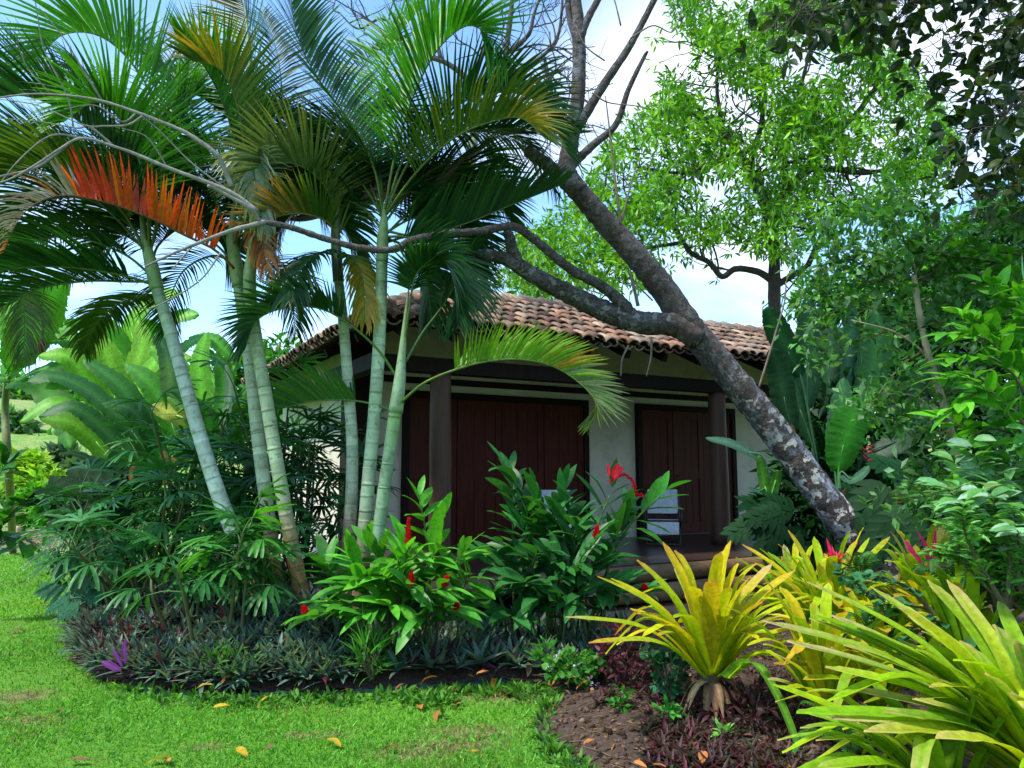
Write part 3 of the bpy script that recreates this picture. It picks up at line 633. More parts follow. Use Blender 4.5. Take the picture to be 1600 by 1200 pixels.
pc = thing('palm_tree', 'palm with an unopened pale spear leaf, rightmost trunk of the left cluster', 'palm', gp(470, 1010, .1), PG)
ptrunk(pc, [(488, 1008), (472, 930), (452, 830), (432, 720), (418, 635), (402, 540), (391, 465)], [.078, .074, .068, .065, .064, .06, .056], 6.6, .45, (.32, .39, .22))
shaft(pc, [(391, 472), (390, 430), (395, 385), (397, 345)], [.056, .054, .042, .02], 6.6)
frond(pc, D([(396, 360), (400, 230), (394, 100), (380, 10), (350, -60)], 6.6, 6.7), .62, GB, 50, .35, .35, up=(-.6, -.75, .2), pal2=GD, rng2=(.5, 1))
frond(pc, D([(396, 360), (385, 260), (372, 170), (345, 110), (300, 95)], 6.6, 6.2), .52, GO, 46, .8, .5, pal2=GY, rng2=(.62, .85))
frond(pc, D([(396, 360), (425, 260), (440, 160), (432, 80), (410, 20)], 6.6, 7.3), .5, GD, 44, .4, .7, up=(.4, -.8, .3))
frond(pc, D([(398, 350), (404, 270), (392, 240), (402, 300), (412, 355)], 6.6, 6.1), .34, PALE, 36, .0, 1.4)
frond(pc, D([(397, 380), (430, 340), (480, 320), (530, 345), (560, 400)], 6.6, 7.4), .52, GD, 42, .5, .9)
frond(pc, D([(396, 370), (350, 280), (330, 220), (300, 230), (280, 300)], 6.6, 7.6), .5, GD, 40, .5, .9)
m = MB(); tube(m, [pt(397, 320, 6.55), pt(393, 180, 6.5), pt(388, 60, 6.5), pt(376, -40, 6.5)], [.02, .018, .013, .006], (.34, .36, .24), ns=8, n=40, wob=.25); m.build('spear_leaf', M['stem'], pc)
# cluster in the middle
pd = thing('palm_tree', 'palm with the thickest pale ringed trunk beside the white house corner', 'palm', gp(545, 1000, .1), PG)
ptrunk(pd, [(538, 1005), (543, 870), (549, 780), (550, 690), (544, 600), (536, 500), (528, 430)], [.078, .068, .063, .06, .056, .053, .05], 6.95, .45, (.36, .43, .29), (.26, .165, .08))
shaft(pd, [(529, 440), (526, 400), (524, 350), (528, 300)], [.052, .05, .04, .018], 6.95, ((.05, .05, .03), (.10, .12, .05), (.1, .16, .05)))
frond(pd, D([(526, 370), (515, 305), (480, 265), (430, 255), (385, 290)], 6.95, 6.3), .58, [(.07, .12, .035), (.05, .10, .03), (.09, .13, .04)], 46, .9, .5)
frond(pd, D([(526, 380), (515, 350), (480, 335), (435, 338), (405, 360)], 6.95, 6.2), .42, GO, 46, .95, .35, pal2=[(.36, .17, .02), (.12, .13, .03), (.1, .12, .02)], rng2=(.4, .7), stemc=(.2, .19, .06))
frond(pd, D([(526, 360), (500, 250), (455, 190), (415, 180), (375, 220)], 6.95, 7.6), .55, GD, 44, .6, .7)
frond(pd, D([(526, 370), (545, 280), (570, 200), (610, 170), (650, 200)], 6.95, 7.8), .55, GD, 44, .6, .7)
frond(pd, D([(527, 400), (500, 395), (470, 420), (452, 470)], 6.95, 6.3), .42, GD, 22, .2, 1.0)
frond(pd, D([(528, 405), (548, 400), (566, 435), (570, 500)], 6.95, 6.6), .34, GY, 32, .2, 1.1, pal2=GO, rng2=(0, .3))
pe = thing('palm_tree', 'tallest palm with bright green fan fronds, trunk just right of the thickest one', 'palm', gp(565, 1000, .1), PG)
ptrunk(pe, [(556, 1000), (568, 850), (575, 760), (584, 660), (591, 560), (595, 470), (597, 400)], [.078, .07, .067, .065, .064, .062, .058], 6.75, .36, (.34, .44, .27), (.24, .17, .075))
shaft(pe, [(597, 410), (598, 375), (600, 345), (600, 318)], [.056,.054,.036,.012], 6.75)
pr = (599, 340)
frond(pe, D([pr, (582, 255), (545, 188), (490, 112), (462, 45), (452, -30)], 6.75, 6.5), .62, [(.014, .075, .018), (.02, .10, .016), (.03, .13, .014)], 52, .45, .4, up=(.75, -.55, .3))
frond(pe, D([pr, (618, 240), (650, 140), (690, 70), (740, 40), (790, 90)], 6.75, 6.4), .68, [(.03, .18, .01), (.04, .21, .012), (.025, .14, .01)], 54, .85, .35, up=(-.75, -.2, .6))
frond(pe, D([pr, (640, 250), (700, 175), (770, 145), (840, 160), (888, 240)], 6.75, 6.6), .55, GD, 52, .85, .6)
frond(pe, D([pr, (650, 270), (710, 215), (770, 190), (815, 185), (850, 215)], 6.75, 6.1), .48, GO, 50, .85, .55, pal2=GY, rng2=(.66, .86))
frond(pe, D([pr, (630, 270), (690, 215), (750, 205), (820, 225), (868, 300)], 6.75, 7.3), .5, GD, 46, .1, 1.0)
frond(pe, D([(600, 360), (650, 368), (720, 352), (800, 320), (875, 290)], 6.75, 6.9), .5, GD, 50, 1.0, .35)
frond(pe, D([(600, 370), (640, 330), (700, 280), (750, 240), (785, 260)], 6.75, 7.7), .52, GT, 44, .4, .7)
frond(pe, D([(600, 370), (640, 372), (690, 400), (712, 450), (715, 505)], 6.75, 6.4), .5, GD, 46, .75, .6)
frond(pe, D([(600, 370), (640, 390), (665, 430), (675, 500)], 6.75, 7.2), .5, GD, 40, .5, .9)
frond(pe, D([pr, (560, 280), (510, 240), (455, 235), (415, 275)], 6.75, 7.4), .55, GD, 44, .6, .8)
frond(pe, D([pr, (590, 240), (600, 140), (620, 60), (660, 10)], 6.75, 7.6), .6, GB, 44, .7, .5, up=(-.5, -.5, .5))
frond(pe, D([pr, (570, 260), (555, 170), (575, 90), (620, 70)], 6.75, 7.9), .55, GD, 40, .6, .6)
frond(pe, D([(599, 330), (640, 300), (690, 320), (730, 380), (745, 430)], 6.75, 7.4), .5, GT, 40, .3, .9)
pf = thing('palm_tree', 'youngest slim palm with a green crown below the roof edge', 'palm', gp(590, 1000, .1), PG)
ptrunk(pf, [(585, 1000), (590, 860), (597, 790), (608, 710), (618, 640)], [.07, .066, .063, .062, .064], 6.65, .1, (.20, .32, .17), (.2, .26, .14), (.17, .30, .10), .2)
shaft(pf, [(618, 645), (624, 600), (628, 555), (633, 500), (640, 440)], [.066, .055, .036, .018, .006], 6.65, ((.20, .32, .14), (.24, .36, .20), (.18, .26, .10), (.2, .16, .08)))
frond(pf, D([(628, 628), (660, 600), (705, 580), (760, 565), (820, 562), (880, 580), (930, 625), (925, 662)], 6.6, 6.0), .36, [(.10, .26, .014), (.14, .30, .016)], 46, 1.05, .3, t0=.30, pal2=GY, rng2=(.5, .56), pal3=[(.09, .15, .05), (.13, .19, .08)], rng3=(.62, 1), stemc=(.13, .22, .04))
frond(pf, D([(622, 645), (585, 632), (540, 625), (480, 628), (420, 645)], 6.65, 7.0), .42, [(.03, .12, .02), (.05, .16, .02)], 34, 1.1, .35, t0=.42, stemc=(.13, .22, .05))
frond(pf, D([(634, 565), (660, 520), (690, 480), (720, 430), (745, 395)], 6.65, 6.9), .36, GD, 30, .5, .6, t0=.5, stemc=(.1, .19, .04))
frond(pf, D([(626, 600), (592, 548), (545, 506), (500, 482), (450, 480), (402, 500), (383, 545)], 6.65, 6.4), .40, GD, 40, .8, .6, t0=.38, stemc=(.1, .19, .04))
frond(pf, D([(633, 530), (640, 480), (650, 430), (680, 400)], 6.65, 6.4), .3, GD, 30, .5, .6, t0=.5, stemc=(.1, .19, .04))
# a further palm showing behind the garden at the left edge
pg = thing('palm_tree', 'distant palm with drooping fronds beyond the banana plants', 'palm', gp(-22, 800, 0))
ptrunk(pg, [(-22, 790, 11), (-20, 700, 11), (-14, 600, 11), (-5, 480, 11)], [.055, .05, .045, .04], 11, .2, (.2, .14, .1), (.16, .1, .07), (.2, .12, .08))
for pp in ([(-5, 480), (12, 448), (30, 460), (38, 500), (36, 560)], [(-5, 480), (-30, 450), (-80, 480), (-100, 560)], [(-5, 480), (10, 420), (40, 395), (80, 400)]):
    frond(pg, D(pp, 11, 10.5), .6, GO, 36, .3, 1.0)

frond(pb, D([(368, 410), (330, 400), (285, 425), (262, 480), (258, 520)], 6.85, 7.6), .42, GD, 30, .45, .9, wid=.02)
frond(pc, D([(396, 400), (425, 415), (452, 455), (462, 520)], 6.6, 7.2), .40, GD, 28, .45, .9, wid=.02)
frond(pe, D([(600, 380), (640, 370), (690, 380), (735, 420), (755, 470)], 6.75, 7.6), .42, GT, 30, .45, .8, wid=.02)
def filler(parent, c, d, n, pals, az0, az1, L=1.7):
    for i in range(n):
        az = az0 + (az1 - az0) * (i + rng.random()) / n; el = rng.uniform(.75, 1.35); l = L * rng.uniform(.8, 1.15); o = A(math.cos(az), math.sin(az), 0); b = pt(c[0], c[1], d)
        P = [b, b + (o * math.cos(el) + A(0, 0, math.sin(el))) * l * .42, b + o * l * .62 + A(0, 0, l * .62 * math.sin(el) * .85), b + o * l * .98 + A(0, 0, l * rng.uniform(.4, .75) * math.sin(el))]
        PX.append(None); frond3(parent, P, pals[i % len(pals)])
PX = []
def frond3(parent, P3, pal):
    # project nothing: the frond runs along world points
    pp = [(0, 0, 0)] * len(P3); old = globals()['pt']; it = iter(P3)
    globals()['pt'] = lambda *a: next(it)
    try: frond(parent, pp, .56, pal, 40, rng.uniform(.3, .8), rng.uniform(.5, .9))
    finally: globals()['pt'] = old
filler(pa, (232, 400), 6.6, 4, [GD, GT, GB], .9, 3.2)
filler(pb, (366, 405), 6.85, 3, [GD, GD, GB], .2, 3.0)
filler(pc, (396, 370), 6.6, 3, [GD, GT, GB], .1, 3.0)
filler(pd, (526, 370), 6.95, 4, [GD, GD, GT], .2, 3.0)
filler(pe, (599, 340), 6.75, 5, [GD, GB, GD, GT], 0, 3.1)
frond(pa, D([(234, 400), (170, 330), (90, 270), (10, 260), (-80, 300)], 6.6, 6.9), .58, GT, 44, .9, .5)
frond(pa, D([(234, 400), (200, 270), (120, 170), (40, 110), (-40, 110)], 6.6, 7.6), .6, GD, 44, .9, .5)
frond(pa, D([(234, 400), (225, 280), (190, 190), (150, 160), (100, 190)], 6.6, 6.0), .58, GB, 44, .7, .5)
frond(pa, D([(234, 400), (255, 300), (262, 210), (300, 150), (340, 170)], 6.6, 7.2), .55, GB, 44, .7, .5)
frond(pb, D([(366, 400), (325, 340), (230, 290), (140, 285), (60, 320)], 6.85, 7.9), .58, GD, 44, .8, .6)

for pp, d1, pl in (([(236, 430), (190, 395), (110, 370), (30, 385), (-50, 430)], 7.0, GD), ([(240, 440), (200, 440), (130, 440), (50, 455), (-30, 500)], 7.3, GD), ([(234, 410), (200, 350), (130, 310), (50, 320), (-10, 370)], 6.9, GD), ([(236, 420), (250, 380), (300, 350), (345, 380), (365, 430)], 7.5, GD), ([(234, 410), (215, 330), (160, 260), (90, 240), (30, 280)], 7.4, GT)):
    frond(pa, D(pp, 6.6, d1), .52, pl, 46, .6, .7)
for pp, d1, pl in (([(366, 410), (320, 370), (250, 350), (180, 375), (140, 420)], 7.5, GD), ([(366, 400), (390, 330), (430, 290), (480, 300), (510, 350)], 7.8, GD)):
    frond(pb, D(pp, 6.85, d1), .52, pl, 46, .6, .7)
for pp, d1, pl in (([(600, 365), (650, 340), (710, 345), (755, 390)], 7.4, GD), ([(600, 350), (640, 300), (700, 270), (760, 290), (800, 350)], 7.6, GD), ([(598, 360), (560, 320), (500, 310), (450, 340), (420, 400)], 7.5, GD), ([(600, 340), (580, 250), (540, 210), (490, 210), (450, 260)], 7.8, GD)):
    frond(pe, D(pp, 6.75, d1), .52, pl, 46, .65, .7)
# ---------------------------------------------------------------- leaning tree
def pxr(w, d): return w * .5 * d / 1225.0
lt = thing('leaning_tree', 'big leaning tree with pale lichen patches across the veranda front', 'tree', gp(1395, 905, .1))
def ltube(px, wd, dd, name, lich=(0, 0, 0), mat='lichen', wob=.03, ns=16, n=None, parent=None):
    m = MB(); k = len(px); ds = lerp_list(dd, k)
    P = [pt(p[0], p[1], q) for p, q in zip(px, ds)]; ws = lerp_list(wd, k); R_ = [pxr(w_, q) for w_, q in zip(ws, ds)]
    tube(m, P, R_, lich, ns=ns, n=n or k * 9, wob=wob); return m.build(name, M[mat], parent or lt)
tp = [(1452, 985), (1395, 910), (1345, 850), (1290, 780), (1232, 702), (1178, 632), (1122, 565), (1075, 508), (1035, 450), (985, 390), (932, 332), (890, 282)]
ltube(tp, [66, 60, 54, 50, 48, 47, 46, 46, 43, 39, 36, 34], [7.9, 7.3], 'trunk', [(.55, 0, .8), (.95, 0, 1), (1, 0, 1), (.9, 0, .9), (.5, 0, .5), (.15, 0, .2), (.1, 0, .1), (.1, 0, .1), (.05, 0, .2), (.05, 0, .2)], ns=24, n=130, wob=.028)
ltube([(905, 300), (886, 268), (892, 220), (902, 160), (905, 100), (903, 40), (896, -30)], [34, 31, 27, 24, 23, 22, 18], [7.3, 7.2], 'limb', (.05, 0, .5))
ltube([(900, 300), (872, 272), (848, 252), (824, 236)], [28, 24, 21, 20], [7.3, 7.0], 'limb', (.1, 0, .5), wob=.05)
ltube([(1090, 530), (1050, 508), (1000, 504), (945, 486), (880, 455), (830, 428), (790, 405), (738, 394)], [34, 37, 37, 34, 31, 27, 22, 15], [7.45, 7.0], 'limb', (.25, 0, .2), wob=.04)
ltube([(812, 418), (800, 390), (796, 370), (790, 360)], [22, 20, 18, 14], [7.1, 7.0], 'limb', (.1, 0, .1), wob=.05)
ltube([(990, 500), (968, 470), (935, 444), (900, 426), (868, 402), (832, 372), (800, 354), (745, 362), (690, 366), (645, 376), (612, 390), (560, 387), (505, 372), (450, 354), (405, 346)], [26, 20, 17, 16, 15, 14, 14, 13, 12, 14, 12, 11, 10, 10, 9], [7.3, 6.0], 'limb', (.08, 0, .1), wob=.05, n=150)
ltube([(920, 262), (902, 200), (945, 150 - 20), (985, 70), (1030, -15)][1:], [17, 15, 12, 10], [7.25, 7.0], 'limb', (0, 0, .2))
ltube([(890, 262), (925, 228), (962, 195), (982, 140), (1005, 92), (1012, 80)], [16, 13, 11, 9, 7, 4], [7.3, 7.0], 'limb', (0, 0, .2))
ltube([(906, 60), (918, 30), (940, -10)], [16, 13, 10], [7.2, 7.2], 'limb', (0, 0, .2))
ltube([(904, 70), (890, 30), (885, -20)], [14, 10, 8], [7.2, 7.2], 'limb', (0, 0, .2))
GR = [(.22, .20, .185), (.24, .21, .19)]
TW = [([(415, 347), (370, 358), (330, 372), (275, 394), (226, 417)], 11, 4), ([(402, 330), (360, 300), (300, 276), (262, 262), (215, 242), (185, 231), (130, 216), (95, 232), (60, 255), (20, 278), (-20, 292)], 10, 3),
      ([(362, 292), (350, 262), (335, 238), (290, 207), (250, 190), (220, 178), (160, 158), (110, 150), (50, 147), (-20, 155)], 11, 3), ([(405, 345), (390, 325), (345, 300), (325, 290)], 9, 6),
      ([(225, 180), (200, 195), (165, 197), (130, 195), (60, 165), (0, 155)], 5, 1.5), ([(180, 230), (140, 198), (120, 200), (60, 190), (0, 185)], 5, 1.5), ([(130, 216), (80, 212), (30, 250), (-10, 300)], 5, 1.5),
      ([(110, 222), (60, 260), (0, 276)], 7, 4), ([(115, 200), (105, 150), (70, 80), (58, 20), (52, -20)], 4, 1.5), ([(160, 158), (130, 110), (100, 60), (60, 10)], 5, 1.5), ([(80, 148), (40, 100), (22, 45)], 3.5, 1.5),
      ([(212, 178), (190, 190), (150, 165), (100, 170)], 4, 1.5), ([(360, 300), (300, 255), (250, 205), (220, 180)], 4, 1.5), ([(345, 395), (310, 440), (240, 480), (210, 478)], 4, 2), ([(300, 385), (280, 408), (270, 420)], 4, 2), ([(262, 262), (230, 215), (190, 200)], 4, 1.5)]
m = MB()
for px, a, b in TW:
    k = len(px); P = [pt(x, y, 5.9 - .4 * i / k) for i, (x, y) in enumerate(px)]
    tube(m, P, [pxr(a * .8, 6), pxr(b * .8, 5.8)], GR[0], ns=7, n=k * 6, wob=.06)
m.build('dry_twigs', M['bark'], lt)
for px, a, b, dd in (([(970, 352), (962, 290), (955, 225), (946, 150)], 5, 2, 7.1), ([(972, 345), (985, 290), (995, 260)], 3.5, 1.5, 7.1), ([(997, 478), (988, 440), (982, 425)], 6, 3, 7.2), ([(1020, 470), (1000, 450), (985, 435)], 3, 1.5, 7.2),
                     ([(982, 540), (972, 562), (970, 588)], 4, 2.5, 7.2), ([(1018, 528), (1017, 558), (1010, 588)], 4, 2.5, 7.2), ([(1186, 605), (1200, 560), (1212, 520), (1226, 470), (1228, 440)], 4, 2, 7.4), ([(880, 285), (842, 320), (820, 345)], 0, 0, 7.2),
                     ([(925, 145), (950, 160), (990, 165), (1012, 170)], 3, 1.5, 7.0), ([(945, 95), (915, 72), (900, 40)], 3, 1.5, 7.0), ([(985, 60), (1020, 40), (1050, 50), (1065, 20)], 3, 1.5, 7.0), ([(970, 40), (960, 0), (950, -20)], 3, 1.5, 7.0)):
    m = MB()
    if a: tube(m, [pt(x, y, dd) for x, y in px], [pxr(a, dd), pxr(b, dd)], (.16, .12, .09), ns=6, n=len(px) * 5, wob=.05)
    if a: m.build('shoot', M['bark'], lt)
# ---------------------------------------------------------------- generic twig growth
def grow(mb, p, dirv, L, r, depth, tint, ends=None, k=(2, 3), spread=.7, bendup=.1, wob=.06):
    n = 5; P = [np.array(p)]; d_ = norm(dirv)
    for i in range(n):
        d_ = norm(d_ + .28 * rng.standard_normal(3) * A(1, 1, .8) + A(0, 0, bendup * .3)); P.append(P[-1] + d_ * L / n)
    tube(mb, P, [r, r * .6], tint, ns=6 if r > .01 else 4, n=9, wob=wob, cap=False)
    if ends is not None: ends.append((P[-1], d_))
    if depth > 0:
        for _ in range(rng.integers(k[0], k[1] + 1)):
            f = rng.uniform(.35, 1); q = P[min(int(f * n), n)]
            grow(mb, q, norm(d_ + spread * rng.standard_normal(3)), L * rng.uniform(.55, .8), r * .58, depth - 1, tint, ends, k, spread, bendup, wob)
bt = thing('bare_tree', 'leafless dark twiggy tree behind the palms with a pale speckled trunk', 'tree', pt(724, 700, 18) * [1, 1, 0] )
m = MB()
def lim(px, a, b, d_=18.0, tint=(.14, .11, .10)): tube(m, [pt(x, y, d_) for x, y in px], [pxr(a, d_), pxr(b, d_)], tint, ns=9, n=len(px) * 6, wob=.04)
lim([(722, 700), (722, 520), (726, 400), (733, 300), (738, 225), (755, 170)], 26, 15, tint=(.27, .24, .22)); m.build('trunk', M['bark'], bt)
m = MB(); dk = (.07, .055, .06)
L0 = [([(755, 170), (735, 130), (700, 100), (660, 85), (615, 60), (560, 20)], 12, 4), ([(755, 172), (785, 120), (792, 70), (800, 0), (795, -40)], 13, 6), ([(790, 85), (825, 55), (835, 20), (850, -20)], 9, 4), ([(780, 120), (830, 100), (870, 60), (880, -10)], 9, 4),
      ([(770, 140), (850, 120), (880, 110)], 6, 3), ([(735, 130), (760, 60), (745, 0)], 6, 3), ([(640, 72), (600, 30), (560, 45), (530, 20)], 6, 2), ([(850, 90), (862, 130), (880, 165)], 6, 3), ([(690, 95), (680, 40), (690, -20)], 6, 3), ([(800, 80), (850, 70), (900, 100)], 4, 2), ([(848, 100), (865, 150), (890, 180)], 5, 2)]
for px, a, b in L0:
    lim(px, a, b, 18.0, dk); P = catmull([pt(x, y, 18) for x, y in px], 12)
    for i in range(3, 12, 2):
        if P[i][1] > 0: grow(m, P[i], norm(P[i] - P[i - 2] + .6 * rng.standard_normal(3) * .5), rng.uniform(.9, 1.7), .02, 2, dk, None, (1, 3), .7)
m.build('limbs', M['bark'], bt)
# ---------------------------------------------------------------- leafy tree right of centre
gt = thing('leafy_tree', 'tall light green leafy tree rising behind the tiled roof', 'tree', pt(1218, 720, 18) * [1, 1, 0])
m = MB(); dk = (.055, .04, .035); d_ = 18
lim([(1220, 760), (1216, 600), (1210, 480), (1210, 410), (1207, 345)], 24, 17, d_, dk)
LG = [([(1207, 350), (1185, 295), (1165, 255), (1130, 208), (1092, 182), (1030, 172)], 15, 4), ([(1207, 350), (1228, 300), (1262, 262), (1300, 215), (1345, 170), (1385, 110)], 14, 4), ([(1208, 440), (1185, 425), (1150, 420), (1128, 432), (1108, 410), (1080, 395), (1058, 360), (1045, 322)], 9, 4),
      ([(1214, 445), (1240, 430), (1262, 415)], 9, 5), ([(1170, 260), (1190, 190), (1195, 110), (1190, 40)], 8, 3), ([(1260, 265), (1300, 265), (1360, 270), (1420, 250)], 8, 3), ([(1230, 300), (1225, 220), (1250, 140), (1270, 60)], 8, 3), ([(1150, 235), (1110, 260), (1060, 270), (990, 260)], 6, 3),
      ([(1300, 335), (1340, 325), (1380, 330), (1400, 350)], 8, 3), ([(1262, 415), (1300, 340), (1340, 325)], 7, 4), ([(1130, 210), (1120, 130), (1130, 60)], 6, 2), ([(1058, 360), (1000, 330), (940, 350)], 5, 2), ([(1060, 380), (1000, 390), (930, 410), (860, 400)], 5, 2)]
for px, a, b in LG: lim(px, a * 1.35, b * 1.5, d_, dk)
tips = []
for px, a, b in LG:
    P = catmull([pt(x, y, d_) for x, y in px], 14)
    for i in range(4, 14, 2): grow(m, P[i], norm(rng.standard_normal(3) + A(0, 0, .4)), rng.uniform(1, 2), .024, 1, dk, tips, (2, 3), .8)
m.build('trunk', M['bark'], gt)
POLY = [(915, 330), (905, 280), (940, 255), (955, 200), (985, 175), (1030, 165), (1040, 100), (1060, 60), (1040, -10), (1040, -80), (1350, -80), (1370, 70), (1440, 105), (1490, 190), (1500, 300), (1440, 400), (1330, 430), (1262, 455), (1225, 400), (1180, 388), (1130, 370), (1090, 395), (1040, 430), (985, 455), (900, 470), (820, 470), (780, 430), (800, 370), (860, 340)]
K = 6800; x = rng.uniform(770, 1510, K * 2); y = rng.uniform(-90, 480, K * 2); k = inpoly(x, y, POLY)
nz = np.sin(x / 31 + 2 * np.sin(y / 47)) + np.sin(y / 26 + 1.5 * np.sin(x / 39)) + .9 * rng.standard_normal(K * 2); k &= nz > -.3
k |= inpoly(x, y, [(785, 380), (860, 335), (930, 280), (985, 300), (1000, 420), (960, 450), (880, 440), (800, 445)]) & (rng.random(K * 2) < .75); k &= ~((np.hypot(x - 1345, y - 375) < 42) & (rng.random(K * 2) < .8)); x, y = x[k], y[k]; C = np.array([pt(a, b, c) for a, b, c in zip(x, y, d_ + rng.normal(0, 1.5, len(x)))])
C = np.vstack([C, np.array([t[0] for t in tips])]); m = MB()
sprig(m, C, 8, .225, .056, [(.12, .33, .010), (.18, .42, .012), (.07, .24, .010), (.18, .40, .016), (.04, .14, .012), (.055, .19, .012)], spread=1, up=-.1, droop=.8, nseg=3, fold=.15, rad=.7)
m.build('crown', M['palm'], gt)
# ---------------------------------------------------------------- broad-leaved plants, left
BL = [(.035, .17, .014), (.05, .22, .016), (.028, .13, .016)]
def bigleaf(parent, px, wpx, dd, tint, face=None, fold=.3, prof='paddle', wave=.03, tear=.0, petiole=None, name='leaf', mat='leaf', tip=None, nseg=22):
    """px runs base to tip; face = direction the upper side looks to"""
    ds = lerp_list(dd, len(px)) if np.ndim(dd) else [dd] * len(px)
    P = [pt(a, b, c) for (a, b), c in zip(px, ds)]; W = wpx * np.mean(ds) / 1225
    m = MB(); blade(m, P, W, np.asarray(face if face is not None else (0, -.6, .8), float), tint, 44, fold, prof, tip, wave * .35, max(tear, .13), pleat=.016)
    o = m.build(name, M[mat], parent)
    if petiole is not None:
        q = MB(); Q = [np.asarray(petiole, float)] + [P[0] * .5 + np.asarray(petiole) * .5 + A(0, 0, .05)] + P[:2]
        tube(q, Q, [.022, .016, .012, .006], tuple(np.array(tint) * 1.3 + .01), ns=7, n=14); q.build('leaf_stalk', M['stem'], parent)
    return o
def P1(p, j=.15): return pick(p, 1, j)[0]
ban = thing('banana_plant', 'banana plant with hanging maroon flower bud at the left edge', 'plant', gp(20, 862, 0))
bb = A(*ban.location)
m = MB(); tube(m, [bb, pt(14, 740, 12), pt(8, 640, 11.8), pt(15, 560, 11.6)], [.07, .06, .055, .04], [(.16, .12, .07), (.16, .17, .07), (.12, .2, .05)], ns=12, n=22, wob=.03); m.build('stem', M['stem'], ban)
for px, w, dd, t, fc in (([(10, 580), (45, 520), (75, 470), (100, 438)], 85, (11.5, 11.0), (.085, .30, .02), (.5, -.7, .3)), ([(10, 590), (30, 540), (20, 480), (-15, 440)], 70, (11.5, 12), (.08, .30, .02), None), ([(15, 600), (75, 575), (125, 590), (160, 640)], 55, (11.5, 11), (.05, .2, .02), None),
                     ([(10, 600), (60, 600), (95, 640), (110, 700)], 60, (11.4, 10.6), (.05, .19, .02), None), ([(12, 590), (-30, 600), (-70, 650)], 60, (11.5, 11), (.05, .2, .02), None), ([(14, 570), (90, 520), (150, 505), (205, 535)], 60, (11.5, 12), (.07, .26, .02), None),
                     ([(12, 575), (60, 540), (110, 530), (150, 560)], 55, (11.6, 11.4), (.08, .28, .02), None)):
    bigleaf(ban, px, w, dd, t, fc, .25, wave=.03, tear=.25, petiole=pt(14, 590, 11.6))
m = MB(); tube(m, [pt(14, 560, 11.5), pt(40, 490, 11.3), pt(62, 478, 11.2), pt(67, 505, 11.15), pt(66, 532, 11.1)], [.035, .03, .022, .018], (.10, .09, .05), ns=8, n=24); m.build('flower_stalk', M['stem'], ban)
m = MB(); tube(m, [pt(67, 530, 11.1), pt(66, 538, 11.1), pt(65, 548, 11.1), pt(63, 556, 11.1)], [.04, .065, .05, .01], (.16, .02, .025), ns=12, n=14); m.build('flower_bud', M['stem'], ban)
m = MB()
for i in range(14):
    c = pt(52 + 5 * (i % 3) - i // 3, 468 + 5 * (i // 3), 11.2); tube(m, [c, c + A(-.07 + .05 * (i % 3), -.03, .04), c + A(-.09 + .07 * (i % 3), -.04, .12)], [.012, .022, .008], (.10, .26, .04), ns=7, n=8)
m.build('fruit_hand', M['stem'], ban)
def heli(name, label, base, d, specs, cat='plant'):
    th = thing(name, label, cat, base)
    for px, w, dd, t, fc, fo in specs: bigleaf(th, px, w, dd, t, fc, fo, petiole=base + rng.normal(0, .08, 3) * A(1, 1, 0) + A(0, 0, .02))
    return th
heli('heliconia', 'dark sweeping giant leaved heliconia arching left above the meadow', gp(285, 905, .1), 9, [
    ([(252, 742), (205, 672), (140, 612), (85, 588), (42, 596)], 52, (9, 8.4), (.026, .12, .02), (.35, -.45, .8), .25), ([(232, 742), (190, 700), (150, 660), (110, 636), (60, 650)], 44, (9.2, 8.8), (.022, .10, .016), (.3, -.5, .7), .3),
    ([(190, 740), (150, 690), (110, 660), (62, 652)], 40, (9.4, 9.0), (.11, .27, .02), (.2, -.8, .5), .15), ([(262, 735), (225, 660), (185, 600), (130, 560)], 46, (9.3, 9.3), (.03, .14, .02), (.4, -.6, .6), .3),
    ([(200, 760), (165, 730), (120, 710), (92, 708)], 18, (9, 8.6), (.012, .05, .012), None, .3), ([(250, 760), (240, 690), (205, 640), (160, 630)], 40, (9.0, 8.6), (.02, .10, .02), (.3, -.6, .7), .3)])
heli('heliconia', 'upright bright green heliconia leaves behind the leftmost palm trunk', gp(300, 915, .1), 9.6, [
    ([(290, 730), (268, 660), (235, 600), (195, 568)], 44, (9.8, 9.8), (.05, .22, .02), (.3, -.8, .4), .3), ([(300, 720), (292, 640), (270, 570), (235, 540)], 48, (10, 10), (.09, .31, .02), (.2, -.8, .4), .2), ([(318, 720), (318, 640), (312, 570), (322, 520)], 50, (10, 10), (.10, .33, .02), (-.3, -.8, .3), .2),
    ([(300, 700), (270, 620), (262, 560), (245, 520)], 40, (9.6, 9.4), (.10, .2, .10), (.7, -.6, .1), .3), ([(330, 720), (345, 650), (350, 600), (340, 560)], 40, (9.8, 9.6), (.04, .19, .02), (-.2, -.8, .4), .25), ([(270, 735), (238, 690), (215, 640), (200, 620)], 34, (9.6, 9.4), (.14, .22, .16), (.6, -.6, .3), .3)])
